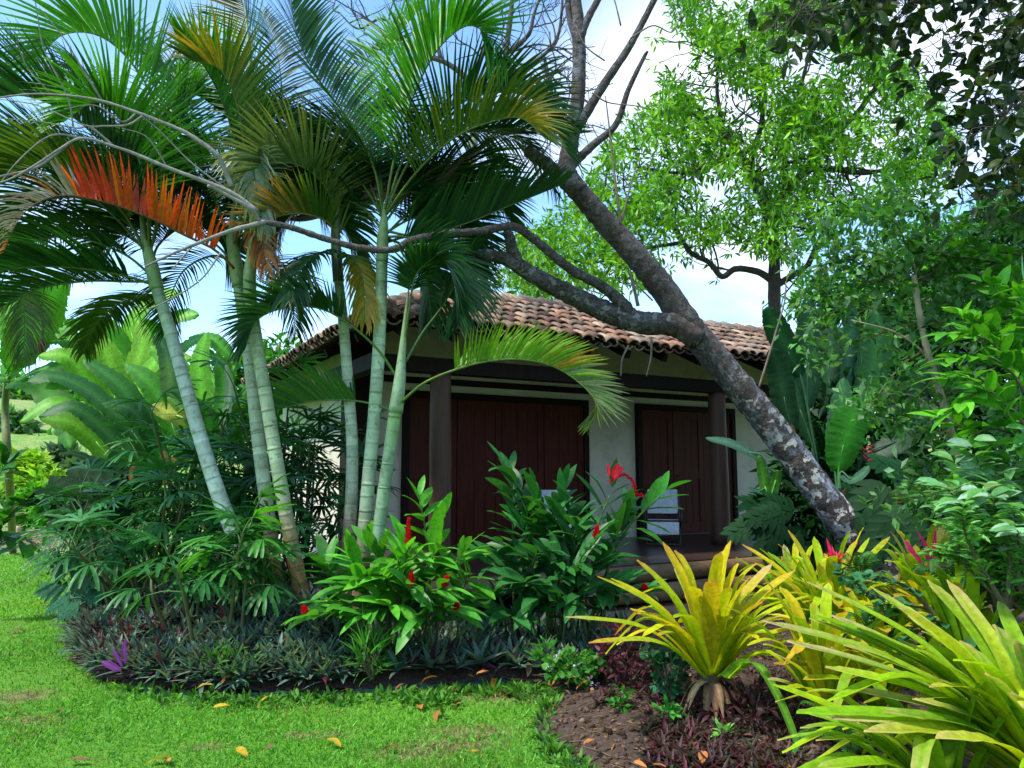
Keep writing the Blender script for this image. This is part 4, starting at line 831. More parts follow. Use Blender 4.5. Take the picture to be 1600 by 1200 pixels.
heli('banana_plant', 'backlit banana leaves glowing bright green between the left palms', gp(235, 885, 0), 11, [
    ([(230, 620), (180, 540), (150, 510), (100, 500)], 55, (11.5, 11), (.10, .32, .02), (0, -.7, .6), .15), ([(235, 620), (205, 520), (235, 470), (280, 455)], 55, (11.5, 11.4), (.12, .34, .02), (-.2, -.7, .5), .15), ([(240, 620), (240, 560), (270, 500), (310, 490)], 45, (11.5, 11.4), (.10, .32, .02), (-.3, -.7, .4), .2),
    ([(235, 640), (250, 580), (235, 520), (205, 500)], 50, (11.6, 11.6), (.09, .3, .02), (0, -.8, .4), .15), ([(230, 640), (150, 590), (110, 570), (60, 590)], 50, (11.6, 11.0), (.07, .26, .02), (.2, -.6, .7), .2), ([(245, 640), (300, 600), (340, 600), (370, 640)], 50, (11.4, 11.0), (.05, .22, .02), None, .2),
    ([(225, 640), (120, 540), (90, 520), (60, 545)], 45, (11.8, 11.4), (.10, .31, .02), None, .15), ([(240, 600), (290, 540), (330, 530), (365, 560)], 46, (11.6, 11.6), (.06, .24, .02), None, .2)])
heli('heliconia', 'yellow green ribbed leaf and fresh shoots in the middle of the left shrubbery', gp(330, 910, .1), 9, [
    ([(292, 668), (275, 648), (255, 640), (238, 632)], 34, (8.9, 8.8), (.36, .40, .06), (.2, -.8, .5), .15), ([(330, 720), (300, 660), (285, 640), (262, 620)], 24, (9, 8.9), (.10, .26, .03), None, .2), ([(350, 720), (352, 660), (360, 610), (352, 570)], 30, (9, 9), (.12, .2, .12), (-.5, -.7, .2), .3),
    ([(340, 700), (372, 630), (395, 590), (390, 570)], 22, (9, 9), (.07, .24, .02), None, .2), ([(330, 720), (330, 680), (322, 640), (300, 620)], 30, (9, 8.8), (.05, .22, .02), None, .2)])
heli('banana_plant', 'young yellow green banana plant among the heliconias at the left', gp(170, 890, 0), 10.4, [
    ([(175, 690), (150, 620), (110, 560), (60, 555)], 42, (10.4, 10), (.14, .36, .02), (.2, -.8, .5), .2), ([(175, 690), (180, 610), (165, 550), (140, 520)], 44, (10.5, 10.5), (.16, .38, .02), (.2, -.8, .4), .2), ([(180, 690), (215, 610), (250, 560), (300, 560)], 42, (10.4, 10.4), (.12, .34, .02), (-.2, -.8, .5), .2),
    ([(178, 690), (200, 600), (222, 540), (215, 500)], 40, (10.6, 10.8), (.15, .36, .02), (0, -.9, .3), .2), ([(172, 690), (120, 640), (80, 630), (30, 660)], 36, (10.3, 9.8), (.10, .3, .02), (.2, -.6, .7), .25), ([(184, 690), (260, 640), (310, 620), (350, 640)], 38, (10.3, 10.2), (.09, .28, .02), (-.1, -.7, .6), .2)])
# ---------------------------------------------------------------- lady palms: finger-leaved fans on thin canes
def fan(mb, c, out, nrm, L, n, pal, wid=.034, arc=2.5):
    a = np.linspace(-arc / 2, arc / 2, n) + rng.normal(0, .06, n); S = norm(np.cross(out, nrm)); nrm = np.cross(S, out)
    Dv = np.cos(a)[:, None] * out + np.sin(a)[:, None] * S + nrm * rng.normal(.0, .08, (n, 1))
    col = np.repeat(pick(pal, 1, .12), n, 0) * (1 + .08 * rng.standard_normal((n, 1)))
    leaves(mb, np.repeat(c[None], n, 0), Dv, np.repeat(nrm[None], n, 0), L * (.8 + .2 * np.cos(a * .8)) * (.92 + .16 * rng.random(n)), wid, np.clip(col, .003, 1), .45 + .5 * rng.random(n), 4, .3, 'finger', bend=A(0, 0, -1))
def lady_palm(label, px, py, d, hgt, ncane, nfan, L, pal, spread=.35, group='lady palms under the palm stems', z0=.1, fwd=0.):
    b = pt(px, py, d); b[2] = z0; th = thing('lady_palm', label, 'shrub', b, group); fl = MB()
    for _ in range(ncane):
        st = MB()
        q = b + rng.normal(0, .12, 3) * A(1, 1, 0); top = q + A(rng.normal(0, spread), rng.normal(-fwd, spread), hgt * rng.uniform(.62, 1.0)); mid = q * .4 + top * .6 + A(rng.normal(0, .04), rng.normal(0, .04), .05)
        tube(st, [q, mid, top], [.016, .014, .010], [(.09, .07, .03), (.06, .10, .02)], ns=7, n=14, wob=.05); az = rng.uniform(0, 6.3)
        for k in range(nfan):
            az += 2.4 + rng.normal(0, .3); f = k / max(nfan - 1, 1); el = .1 + 1.0 * f + rng.normal(0, .12); o = A(math.cos(az) * math.cos(el), math.sin(az) * math.cos(el), math.sin(el))
            s0 = mid + (top - mid) * (.25 + .75 * f); pl = L * rng.uniform(.5, 1.0); c = s0 + o * pl
            tube(st, [s0, s0 + o * pl * .5 + A(0, 0, .02), c], [.006, .004], (.06, .13, .025), ns=5, n=6, cap=False)
            o2 = norm(o + A(0, 0, -.45)); nr = norm(A(0, 0, 1) + o * .3 + .2 * rng.standard_normal(3)); fan(fl, c, o2, nr, L * rng.uniform(.85, 1.2), int(rng.integers(6, 10)), pal)
        st.build('stem', M['stem'], th)
    fl.build('foliage', M['gloss'], th); return th
RD = [(.016, .09, .02), (.024, .12, .028), (.013, .07, .02), (.028, .14, .025)]
RB = [(.05, .22, .022), (.07, .28, .024), (.035, .16, .022)]
RM = [(.03, .16, .03), (.04, .19, .04), (.024, .13, .028)]
lady_palm('lady palm with light green fingered leaves in front of the left palm trunks', 345, 1000, 6.1, 1.15, 4, 6, .27, RB + RM, .16)
lady_palm('small dark lady palm at the foot of the leftmost palm trunk', 300, 985, 6.5, .95, 5, 6, .27, RM, .22)
lady_palm('lady palm with bluish leaves beside the base of the left palm trunks', 372, 985, 6.4, 1.05, 4, 6, .24, RM, .12)
lady_palm('broad lady palm filling the left side of the bed above the purple plants', 235, 950, 7.3, 1.35, 8, 7, .30, RD + RM, .38)
lady_palm('lady palm behind the left bed with orange dead leaves near its top', 275, 935, 8.0, 2.05, 9, 6, .32, RM + RB, .45)
lady_palm('tall dark lady palm between the left palm cluster and the house wall', 470, 935, 8.0, 2.1, 9, 6, .30, RD, .32)
lady_palm('dark lady palm right behind the left palm trunks', 400, 940, 7.9, 1.9, 8, 6, .30, RD, .32)
lady_palm('low lady palm at the foot of the house corner', 505, 960, 7.3, 1.0, 6, 6, .27, RD, .25)
lady_palm('dark lady palm spilling over the lawn at the left end of the bed', 165, 925, 8.4, 1.25, 7, 6, .30, RD, .38)
lady_palm('tallest lady palm under the left end of the roof', 420, 925, 8.8, 2.55, 8, 6, .32, RM, .35)
lady_palm('lady palm with upright tufts behind the leftmost palm trunk', 340, 930, 8.3, 1.75, 8, 6, .30, RM + RB, .35)
m = MB()
for a, b, c_, w_ in (([(258, 760), (256, 730), (257, 697)], 16, (.42, .22, .06), 8.0), ([(204, 756), (206, 738), (211, 722)], 9, (.36, .14, .06), 8.0), ([(268, 715), (276, 720)], 10, (.5, .28, .04), 7.9)):
    P = [pt(x, y, w_) for x, y in a]; blade(m, P, b * 8 / 1225, (0, -1, .2), c_, 8, .3, 'oval')
tag(m.build('dead_leaves', M['dry'], base=pt(250, 740, 8)), 'tan orange dead leaves hanging in the lady palms', 'dead leaves', kind='stuff')
# ---------------------------------------------------------------- lobed dark leaves at the left end
def lobed(parent, px, py, d, tx, ty, L, pal, nl=5, base=None, mat='matte', face=(0, -.7, .7), w=.3):
    c = pt(px, py, d); o = norm(pt(tx, ty, d) - c); S = norm(np.cross(o, A(*face))); N = np.cross(S, o); m = MB(); col = P1(pal)
    leaves(m, [c], [o], [N], [L], [L * .30], [col], .5, 6, .15, 'lance', bend=A(0, 0, -1))
    for i in range(nl):
        f = i / nl * .82 + .04
        for sd in (-1, 1):
            a = 1.2 - .75 * f; q = c + o * L * f - A(0, 0, 1) * L * .2 * f * f
            leaves(m, [q], [o * math.cos(a) + S * sd * math.sin(a)], [N], [L * (.62 - .34 * f) * rng.uniform(.9, 1.1)], [L * .19], [col * rng.uniform(.9, 1.1)], .5, 4, .15, 'lance', bend=A(0, 0, -1))
    lf = m.build('leaf', M[mat], parent)
    if base is not None: q = MB(); tube(q, [base, (c + base) / 2 + A(0, 0, .12), c], [.016, .012, .008], tuple(col * 1.6), ns=7, n=12); q.build('leaf_stalk', M['stem'], parent)
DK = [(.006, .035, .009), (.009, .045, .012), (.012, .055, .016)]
def philo(label, bpx, bpy, d, leafs, pal, L, group=None):
    b = gp(bpx, bpy, .1) if d is None else pt(bpx, bpy, d) * A(1, 1, 0) + A(0, 0, .1); th = thing('philodendron', label, 'plant', b, group)
    for x, y, tx, ty, dd in leafs: lobed(th, x, y, dd, tx, ty, L * rng.uniform(.85, 1.15), pal, base=b)
philo('dark lobed philodendron reaching over the lawn at the left edge of the bed', 190, 930, 8.2, [(165, 785, 80, 800, 7.9), (170, 800, 90, 850, 7.8), (150, 840, 75, 895, 7.7), (180, 770, 130, 745, 8), (160, 820, 95, 800, 8), (190, 830, 110, 860, 7.6), (200, 860, 140, 885, 7.5), (210, 800, 150, 770, 7.8), (140, 800, 100, 770, 8.3), (200, 780, 180, 740, 8.2)], DK, .58)
philo('small teal lobed seedling on the grass beside the left end of the bed', 150, 965, 7.6, [(110, 935, 50, 955, 7.5), (100, 925, 65, 915, 7.6), (120, 930, 130, 905, 7.7), (125, 945, 75, 968, 7.4), (135, 935, 160, 920, 7.5)], [(.03, .14, .06), (.025, .11, .05)], .26)
# ---------------------------------------------------------------- purple ground cover
RO = [(.10, .19, .15), (.13, .23, .17), (.075, .15, .125), (.15, .20, .14)]; RP = [(.07, .018, .05), (.10, .025, .05), (.06, .04, .055), (.12, .02, .035)]
def rosette(mb, c, L, n=13, pal=RO, pal2=RP, pp=.3, wid=.042, tall=.8):
    az = np.arange(n) * 2.4 + rng.uniform(0, 6); el = np.linspace(.12, 1.25, n) * tall + rng.normal(0, .08, n)
    Dv = np.stack([np.cos(az) * np.cos(el), np.sin(az) * np.cos(el), np.sin(el)], 1); N = np.stack([-np.cos(az) * np.sin(el), -np.sin(az) * np.sin(el), np.cos(el)], 1)
    col = pick(pal, n, .15); k = rng.random(n) < pp; col[k] = pick(pal2, k.sum(), .2)
    leaves(mb, np.repeat(np.asarray(c)[None], n, 0), Dv, N, L * rng.uniform(.8, 1.15, n), wid * rng.uniform(.85, 1.15, n), col, .35, 4, .3, 'point')
def cover_mass():
    mb = MB(); n = 0
    for _ in range(60000):
        px = rng.uniform(105, 560); py = rng.uniform(925, 1085); 
        lo = 925 + 40 * ss(430, 560, px) + 60 * ss(330, 460, px)
        if py < lo: continue
        p = gp(px, py, .1)
        if not inpoly(p[0:1], p[1:2], BED)[0] or edge_dist(p[0:1], p[1:2], BED)[0] < .0: continue
        if rng.random() > (6.0 / p[1]) ** -2 * .55 and edge_dist(p[0:1], p[1:2], BED)[0] > .2: continue
        ed = edge_dist(p[0:1], p[1:2], BED)[0]; hz = .06 + .36 * min(1, ed / .7); pu = .05 + .42 * math.exp(-((px - 210) / 100) ** 2 - ((py - 1020) / 38) ** 2)
        rosette(mb, p + A(0, 0, hz * rng.uniform(.6, 1.1) - .05), .19 * rng.uniform(.8, 1.25), 12, pp=pu, tall=1.0); n += 1
        if n > 1300: break
    tag(mb.build('purple_groundcover', M['gloss']), 'dense dark teal and purple leaved ground cover at the left end of the bed', 'ground cover', kind='stuff')
cover_mass()
q = thing('purple_seedling', 'bright magenta purple leaf shoot glowing in the left ground cover', 'plant', gp(195, 1045, .1))
m = MB()
for a, w in (([(196, 1045), (194, 1020), (196, 1003)], 9), ([(190, 1055), (172, 1045), (157, 1040)], 12), ([(192, 1050), (182, 1030), (176, 1020)], 7)): blade(m, [pt(x, y - 6, 5.72) for x, y in a], w * .9 * 6 / 1225, (0, -1, .3), (.15, .022, .17), 8, .3, 'lance')
m.build('foliage', M['petal'], q)
protos = []
def rosette_plants():
    for v in range(5):
        mb = MB(); rosette(mb, (0, 0, 0), .2, 14, pp=.16, tall=1.0, wid=.046); me = mb.mesh('oyster_plant', M['gloss']); protos.append(me)
    i = 0; spots = []
    while i < 285:
        px = rng.uniform(420, 985); py = rng.uniform(985, 1084); p = gp(px, py, .09)
        if py > 1084 - 46 * ss(780, 980, px) or (560 < px < 610 and py > 1020) or not inpoly(p[0:1], p[1:2], BED)[0] or edge_dist(p[0:1], p[1:2], BED)[0] < .02: continue
        if px < 560 and py < 1030: continue
        if any(np.hypot(*(p - s)[:2]) < .075 for s in spots): continue
        spots.append(p); i += 1
    for p in spots:
        o = bpy.data.objects.new('oyster_plant', protos[rng.integers(5)]); COL.objects.link(o); o.location = p + A(0, 0, .02 + .03 * rng.random()); o.rotation_euler = (rng.normal(0, .15), rng.normal(0, .15), rng.uniform(0, 6.3)); o.scale = (rng.uniform(.75, 1.2),) * 3
        tag(o, 'dark grey green pointed rosette in the low row below the red gingers', 'plant', 'dark rosette plants edging the bed')
rosette_plants()
# ---------------------------------------------------------------- red gingers
GI = [(.055, .25, .016), (.08, .31, .02), (.038, .18, .018)]; GID = [(.024, .13, .025), (.032, .155, .032), (.02, .105, .02)]
def ginger(label, bpx, bpy, d, canes, pal, L=.31, group='red ginger clumps in front of the veranda'):
    b = gp(bpx, bpy, .1); b = pt(bpx, bpy, d) * A(1, 1, 0) + A(0, 0, .1); th = thing('red_ginger', label, 'plant', b, group); st = MB(); fl = MB(); flowers = []
    for (px, py, dd, f) in canes:
        tip = pt(px, py, dd); q = b + A(rng.normal(0, .16), rng.normal(0, .12), -.05) + (tip - b) * A(.25, .25, 0); mid = q * .45 + tip * .55 + A(0, 0, .16) - (tip - q) * A(.12, .12, 0)
        P = catmull([q, mid, tip], 30); tube(st, P[::3], [.011, .009, .006], [(.05, .09, .025), (.06, .14, .02)], ns=7, n=22); T = norm(np.gradient(P, axis=0))
        H = norm(np.cross(T[-1], A(0, 0, 1)) + .5 * rng.standard_normal(3)); nl = int(rng.integers(11, 15)); cl = P1(pal, .1)
        for k in range(nl):
            f_ = .40 + .60 * k / (nl - 1); i = min(int(f_ * 29), 29); s = 1 if k % 2 else -1; t_ = T[i]; S = norm(H - t_ * (H @ t_)); a = 1.0 - .5 * max(0, (f_ - .6) / .4) + rng.normal(0, .1)
            dv = norm(t_ * math.cos(a) + S * s * math.sin(a) + A(0, 0, .12) + .12 * rng.standard_normal(3)); N = norm(A(0, 0, 1) * .9 + t_ * .5 + .18 * rng.standard_normal(3))
            l = L * rng.uniform(.8, 1.15) * (.75 + .4 * math.sin(math.pi * (k + .5) / nl)); c = np.clip(cl * rng.uniform(.8, 1.25) * (1.35 if f_ > .85 else 1), .003, 1)
            leaves(fl, [P[i]], [dv], [N], [l], [l * .29], [c], .2 + .55 * rng.random(), 7, .22, 'lance', bend=A(0, 0, -1), wave=.012, tip=[c * A(1.5, 1.2, 1)] if rng.random() < .2 else None)
        if f: flowers.append((tip, T[-1], f))
    st.build('stem', M['stem'], th); fl.build('foliage', M['gloss'], th)
    for tip, t_, f in flowers:
        m = MB(); L_, up = f; ax = norm(t_ * .4 + A(0, 0, up)); n = int(26 + 130 * L_); z = np.linspace(0, 1, n); az = np.arange(n) * 2.4; S = norm(np.cross(ax, A(.3, .8, .1))); B = np.cross(S, ax); o = np.cos(az)[:, None] * S + np.sin(az)[:, None] * B
        tube(m, [tip, tip + ax * L_], [.008, .005], (.3, .02, .02), ns=6, n=6)
        leaves(m, tip + ax * (z * L_)[:, None] + o * .006, norm(o * (1.1 - .7 * z)[:, None] + ax * .9), norm(ax - o * .3), .045 * (1.15 - .5 * z), .024, pick([(.60, .006, .012), (.70, .010, .018), (.45, .005, .012)], n, .12), -.4, 3, .3, 'oval'); m.build('flower', M['petal'], th)
    return th
ginger('red ginger clump with bright leaves right of the palm trunks', 625, 1005, 6.35, [
    (480, 962, 5.8, (.065, .8)), (512, 885, 6.2, None), (545, 868, 6.0, None), (575, 850, 6.3, None), (637, 852, 5.9, (.19, 1)), (655, 775, 6.6, None), (690, 800, 6.5, None), (642, 918, 5.7, (.10, 1)), (692, 918, 5.7, (.085, .5)), (708, 950, 5.7, (.07, .1)),
    (725, 860, 6.3, None), (600, 900, 5.8, None), (565, 960, 5.75, None), (520, 945, 5.9, None), (655, 965, 5.75, None), (620, 870, 6.0, None), (560, 905, 5.9, None), (680, 860, 6.0, None), (735, 900, 6.1, None), (610, 945, 5.8, None), (540, 915, 5.9, None), (670, 900, 6.0, None)], GI)
ginger('darker red ginger clump in front of the veranda steps with the largest red flower', 850, 1010, 6.75, [
    (785, 722, 6.6, None), (800, 735, 6.8, None), (835, 765, 6.7, None), (880, 760, 6.8, None), (957, 762, 6.5, None), (1042, 765, 6.4, None), (905, 805, 6.3, None), (930, 842, 6.0, (.09, .8)), (950, 868, 6.2, None), (785, 850, 6.4, None), (820, 905, 6.2, None), (870, 880, 6.2, None),
    (905, 930, 6.1, None), (965, 915, 6.2, None), (1004, 922, 6.3, (.03, .5)), (800, 965, 6.2, None), (760, 880, 6.4, None), (880, 940, 6.1, None), (840, 860, 6.3, None), (930, 890, 6.3, None), (770, 930, 6.3, None), (740, 960, 6.3, None), (860, 820, 6.6, None), (815, 820, 6.6, None), (980, 800, 6.5, None), (840, 935, 6.2, None), (825, 800, 6.5, None), (875, 870, 6.3, None), (890, 785, 6.6, None), (868, 795, 6.5, None), (905, 845, 6.4, None)], GID + GI[2:])
def bigflower():
    th = thing('ginger_flower_head', 'largest curling red ginger flower against the cream wall', 'flower', pt(955, 760, 6.45)); m = MB()
    P = catmull([pt(953, 752, 6.45), pt(975, 742, 6.42), pt(990, 755, 6.4), pt(992, 770, 6.4), pt(1005, 774, 6.4)], 60); n = 150; i = np.linspace(0, 59, n).astype(int); o = rdir(n)
    tube(m, P[::6], .008, (.4, .01, .03), ns=6, n=20); leaves(m, P[i], norm(o + A(0, -.3, .1)), rdir(n), .024, .016, pick([(.60, .006, .014), (.72, .01, .02)], n, .12), .3, 3, .3, 'oval')
    for a, w in (([(960, 750), (962, 738), (966, 723)], 13), ([(962, 748), (968, 735), (975, 732)], 10), ([(952, 745), (951, 735), (950, 724)], 6)): blade(m, [pt(x, y, 6.42) for x, y in a], w * 6.4 / 1225, (0, -1, .2), (.68, .008, .025), 8, .35, 'oval')
    m.build('petals', M['petal'], th)
bigflower()
# ---------------------------------------------------------------- bromeliads
BY = [(.40, .50, .008), (.50, .52, .010), (.32, .48, .010), (.54, .46, .012)]; BG = [(.24, .44, .010), (.32, .48, .012), (.17, .36, .012)]; TIPO = (.62, .24, .05); TIPP = (.60, .36, .26)
def bromeliad(label, base, specs, pal, wid=.10, extra=12, L=.7, group='large strap leaved bromeliads', tipc=TIPO, tilt=(0, 0), prof='strap', elr=(.5, 1.4)):
    th = thing('bromeliad', label, 'plant', base, group)
    for sp in specs:
        px, py, dd = sp[:3]; wf = sp[3] if len(sp) > 3 else 1; tip = pt(px, py, dd); v = tip - base; mid = base + v * .5 + A(0, 0, .10 * np.linalg.norm(v)) - A(v[0], v[1], 0) * .06
        m = MB(); c = P1(pal, .12); side = norm(A(v[0], v[1], 0) + 1e-4); nr = norm(A(0, 0, 1) * 1.0 - side * .9 + A(0, -.25, 0)); tc = np.array(tipc if rng.random() < .6 else TIPP if rng.random() < .5 else c)
        blade(m, [base + side * .02, mid, tip], wid * wf * rng.uniform(.9, 1.12), nr, c, 16, .5, prof, tip=tc * rng.uniform(.8, 1.1), wave=.014, mid=c * .9, tear=.05, tpw=rng.choice([4, 7, 12])); m.build('leaf', M['brom'], th)
    for i in range(extra):
        az = i * 2.4 + rng.uniform(0, .5); el = rng.uniform(*elr); l = L * rng.uniform(.7, 1.1); o = norm(A(math.cos(az) * math.cos(el) + tilt[0], math.sin(az) * math.cos(el) + tilt[1], math.sin(el))); m = MB(); c = P1(pal, .12)
        side = norm(A(o[0], o[1], 0)); dp = rng.uniform(.15, .55); tip = base + o * l - A(0, 0, dp * l * math.cos(el)); mid = base + o * l * .55 + A(0, 0, .05 + .1 * dp); nr = norm(A(0, 0, 1) - side * .9)
        blade(m, [base + side * .02, mid, tip], wid * rng.uniform(.8, 1.1), nr, c, 14, .5, prof, tip=np.array(tipc) * .9 if rng.random() < .5 else c * 1.1, wave=.014, mid=c * .9, tear=.05, tpw=rng.choice([4, 7, 12])); m.build('leaf', M['brom'], th)
    return th
B1 = pt(1112, 1065, 4.9)
b1 = bromeliad('yellow green bromeliad with orange leaf tips, the leftmost, above bare soil', B1, [(884, 963, 4.6), (920, 1003, 4.4), (934, 900, 4.9), (955, 903, 5.1), (996, 874, 5.1), (1036, 846, 5.2), (1055, 882, 5.4), (1112, 905, 4.4, 1.2), (1130, 862, 5.3), (1152, 880, 4.9, 1.1), (1172, 900, 4.7), (1206, 880, 5.2), (1242, 890, 5.0), (1262, 930, 4.7), (1285, 975, 4.6), (1250, 1025, 4.5), (1072, 920, 5.2), (1095, 930, 4.6), (1190, 940, 4.5), (1020, 960, 4.6, .9), (985, 950, 5.2), (1140, 915, 4.5), (1225, 960, 4.4)], BY, .10, 24, .85)
m = MB()
blade(m, [B1 + A(.05, -.1, .05), pt(1175, 1035, 4.5), pt(1215, 1090, 4.35), pt(1252, 1180, 4.2)], .085, (.4, -.5, .8), (.13, .33, .03), 18, .4, 'strap'); m.build('leaf', M['brom'], b1)
m = MB()
for i in range(16):
    az = i * 2.4; o = A(math.cos(az), math.sin(az), rng.uniform(-.6, .3)); blade(m, [B1 + A(0, 0, .02), B1 + o * .12, B1 + o * .2 - A(0, 0, .12)], .07, norm(A(0, 0, 1) + o), P1([(.22, .13, .06), (.30, .2, .1), (.15, .08, .05)]), 8, .3, 'point')
tube(m, [B1 * A(1, 1, 0) + A(0, 0, .05), B1 - A(0, 0, .1), B1 + A(0, 0, .06)], [.06, .07, .06], (.10, .07, .045), ns=10, n=10, wob=.06); m.build('dead_skirt', M['dry'], b1)
bromeliad('crowded yellow bromeliad between the leftmost one and the tree base', pt(1300, 1010, 5.4), [(1232, 828, 5.6), (1200, 862, 5.8), (1215, 870, 5.5), (1180, 878, 5.6), (1272, 838, 5.7), (1160, 850, 5.9), (1330, 900, 5.2), (1280, 880, 5.2), (1245, 950, 4.9), (1270, 985, 4.8), (1240, 1000, 4.9), (1358, 840, 5.5, .9), (1390, 838, 5.6, .9), (1310, 930, 5), (1340, 950, 5), (1295, 905, 5.0), (1380, 900, 5.4), (1255, 890, 5.1)], BY + BG, .082, 38, .8)
b3 = bromeliad('bromeliad with pink central leaves beside the right hand shrubs', pt(1450, 990, 5.3), [(1392, 830, 5.4), (1405, 870, 5.1), (1430, 850, 5.6), (1475, 815, 5.4), (1500, 880, 5.2), (1380, 900, 5.0), (1350, 905, 4.9), (1420, 905, 4.9), (1465, 880, 5.0), (1520, 910, 5), (1490, 850, 5.6), (1360, 940, 4.8), (1540, 900, 5.5), (1440, 915, 4.8), (1398, 930, 4.7)], BG + BY, .082, 38, .8)
m = MB()
for a, w in (([(1452, 880), (1447, 855), (1432, 828)], 15), ([(1455, 880), (1460, 850), (1462, 825)], 11), ([(1440, 880), (1425, 862), (1414, 855)], 10), ([(1450, 885), (1470, 870), (1480, 866)], 9), ([(1460, 885), (1490, 880), (1500, 876)], 9), ([(1440, 882), (1418, 850), (1412, 846)], 9)): blade(m, [pt(x, y, 4.95) for x, y in a], w * .8 * 5 / 1225, (0, -1, .4), (.66, .02, .14), 10, .35, 'point')
m.build('flower_bract', M['petal'], b3)
bromeliad('huge green bromeliad at the right edge with the longest leaves', pt(1655, 1260, 3.35), [(1192, 968, 3.5), (1262, 908, 3.7), (1318, 1006, 3.4), (1360, 915, 3.9), (1450, 905, 4.0), (1432, 1012, 3.3, 1.2), (1245, 1110, 3.1), (1300, 1120, 3.1), (1462, 1150, 3.0), (1480, 905, 3.9), (1555, 975, 3.5, 1.3), (1560, 935, 3.8), (1410, 1000, 3.6), (1385, 1050, 3.5), (1330, 1075, 3.3), (1500, 1000, 3.8), (1275, 960, 3.8), (1540, 1050, 3.1), (1590, 1000, 3.2), (1400, 940, 4.0), (1230, 1000, 3.6), (1300, 960, 3.9), (1340, 980, 3.7), (1290, 1040, 3.3), (1420, 960, 3.7), (1500, 940, 3.9), (1520, 1010, 3.5), (1470, 1060, 3.2), (1350, 1140, 3.0), (1580, 1080, 3.0), (1380, 1110, 3.1), (1430, 1090, 3.2)], BG + BY[:1], .105, 30, 1.15, tipc=(.55, .40, .16), elr=(.35, 1.2), tilt=(-.55, .1))
bromeliad('green bromeliad spreading along the bottom edge of the picture', pt(1480, 1270, 3.3), [(1208, 1068, 3.5), (1292, 1118, 3.2), (1248, 1108, 3.3), (1300, 1190, 3.0), (1340, 1125, 3.3), (1510, 1090, 3.4), (1420, 1100, 3.5), (1275, 1200, 2.9), (1360, 1060, 3.7), (1455, 1050, 3.7), (1390, 1130, 3.3)], BG, .085, 14, .85, tipc=(.55, .45, .16), elr=(.2, .9), tilt=(-.5, 0))
bromeliad('small yellow bromeliad deep in the middle of the right bed', pt(1370, 1110, 4.4), [(1270, 1010, 4.3), (1300, 985, 4.5), (1340, 970, 4.6), (1400, 985, 4.6), (1430, 960, 4.8), (1255, 1060, 4.1), (1330, 1020, 4.2), (1380, 1000, 4.3), (1450, 1010, 4.4), (1210, 1035, 4.3)], BY + BG, .08, 34, .75)
bromeliad('yellow green bromeliad at the back of the right bed by the trunk', pt(1245, 985, 6.3), [(1190, 868, 6.3), (1225, 850, 6.5), (1262, 872, 6.2), (1300, 900, 6.0), (1160, 905, 6.0), (1210, 900, 5.8), (1150, 870, 6.4)], BY + BG, .082, 32, .78)
bromeliad('bromeliad tucked under the ferns on the right', pt(1520, 1080, 4.2), [(1440, 985, 4.0), (1470, 955, 4.2), (1500, 960, 4.4), (1540, 970, 4.2), (1570, 1000, 4.0), (1420, 1030, 3.9), (1460, 1010, 3.8)], BG, .085, 34, .78)
bromeliad('green bromeliad filling the gap right of the leftmost one', pt(1290, 1120, 4.4), [(1210, 1020, 4.2), (1250, 1000, 4.4), (1300, 1010, 4.2), (1340, 1040, 4.2), (1230, 1075, 4.0), (1200, 1060, 4.3)], BG + BY, .085, 34, .78)
def redstar(label, px, py, d):
    c = pt(px, py, d); th = thing('red_bromeliad_flower', label, 'flower', c); m = MB(); n = 34; az = np.arange(n) * 2.4; el = np.linspace(.1, 1.35, n); Dv = np.stack([np.cos(az) * np.cos(el), np.sin(az) * np.cos(el), np.sin(el)], 1)
    leaves(m, np.repeat(c[None], n, 0), Dv, norm(A(0, 0, 1) - Dv * .4), .13 * rng.uniform(.7, 1.1, n), .018, pick([(.62, .02, .04), (.5, .015, .05), (.7, .06, .05)], n, .12), .7, 4, .3, 'point')
    blade(m, [c, c + A(-.03, 0, .09), c + A(-.05, 0, .17)], .035, (0, -1, 0), (.7, .015, .12), 8, .3, 'point'); m.build('petals', M['petal'], th)
redstar('crimson star shaped flower in front of the leaning tree base', 1305, 880, 5.25)
# ---------------------------------------------------------------- ferns
def fern(label, px, py, d, n, L, pal, z0=None):
    b = pt(px, py, d); th = thing('fern', label, 'fern', b, 'green ferns among the bromeliads'); m = MB()
    for i in range(n):
        az = i * 2.4 + rng.uniform(0, .4); el = rng.uniform(.5, 1.2); o = A(math.cos(az) * math.cos(el), math.sin(az) * math.cos(el), math.sin(el)); l = L * rng.uniform(.7, 1.1)
        P = catmull([b, b + o * l * .5, b + o * l * .9 - A(0, 0, l * .22), b + o * l * 1.05 - A(0, 0, l * .5)], 24); tube(m, P[::4], [.004, .0015], (.07, .10, .03), ns=5, n=12, cap=False); T = norm(np.gradient(P, axis=0)); S = norm(np.cross(T, A(0, 0, 1) + .15 * rng.standard_normal(3))); N = np.cross(S, T); k = np.arange(3, 24); f = (k - 3) / 20
        for sd in (1, -1): leaves(m, P[k], norm(S[k] * sd + .25 * T[k]), N[k], L * .17 * (1.05 - f) + .008, L * .045, pick(pal, len(k), .12), .4, 2, .15, 'lance', bend=A(0, 0, -1))
    m.build('foliage', M['leaf'], th)
FE = [(.035, .16, .02), (.05, .2, .03), (.025, .11, .02)]
fern('fern drooping between the crowded bromeliad and the huge one', 1370, 1010, 4.5, 14, .45, FE); fern('fern below the right hand shrubs near the pink leaved bromeliad', 1510, 935, 4.6, 16, .42, FE); fern('fern in front of the leaning tree foot', 1345, 900, 5.3, 10, .3, FE); fern('shaded fern at the bottom under the bromeliad leaves', 1330, 1170, 4.0, 12, .4, FE); fern('fern in the right hand corner under the shrubs', 1570, 960, 4.3, 16, .45, FE)
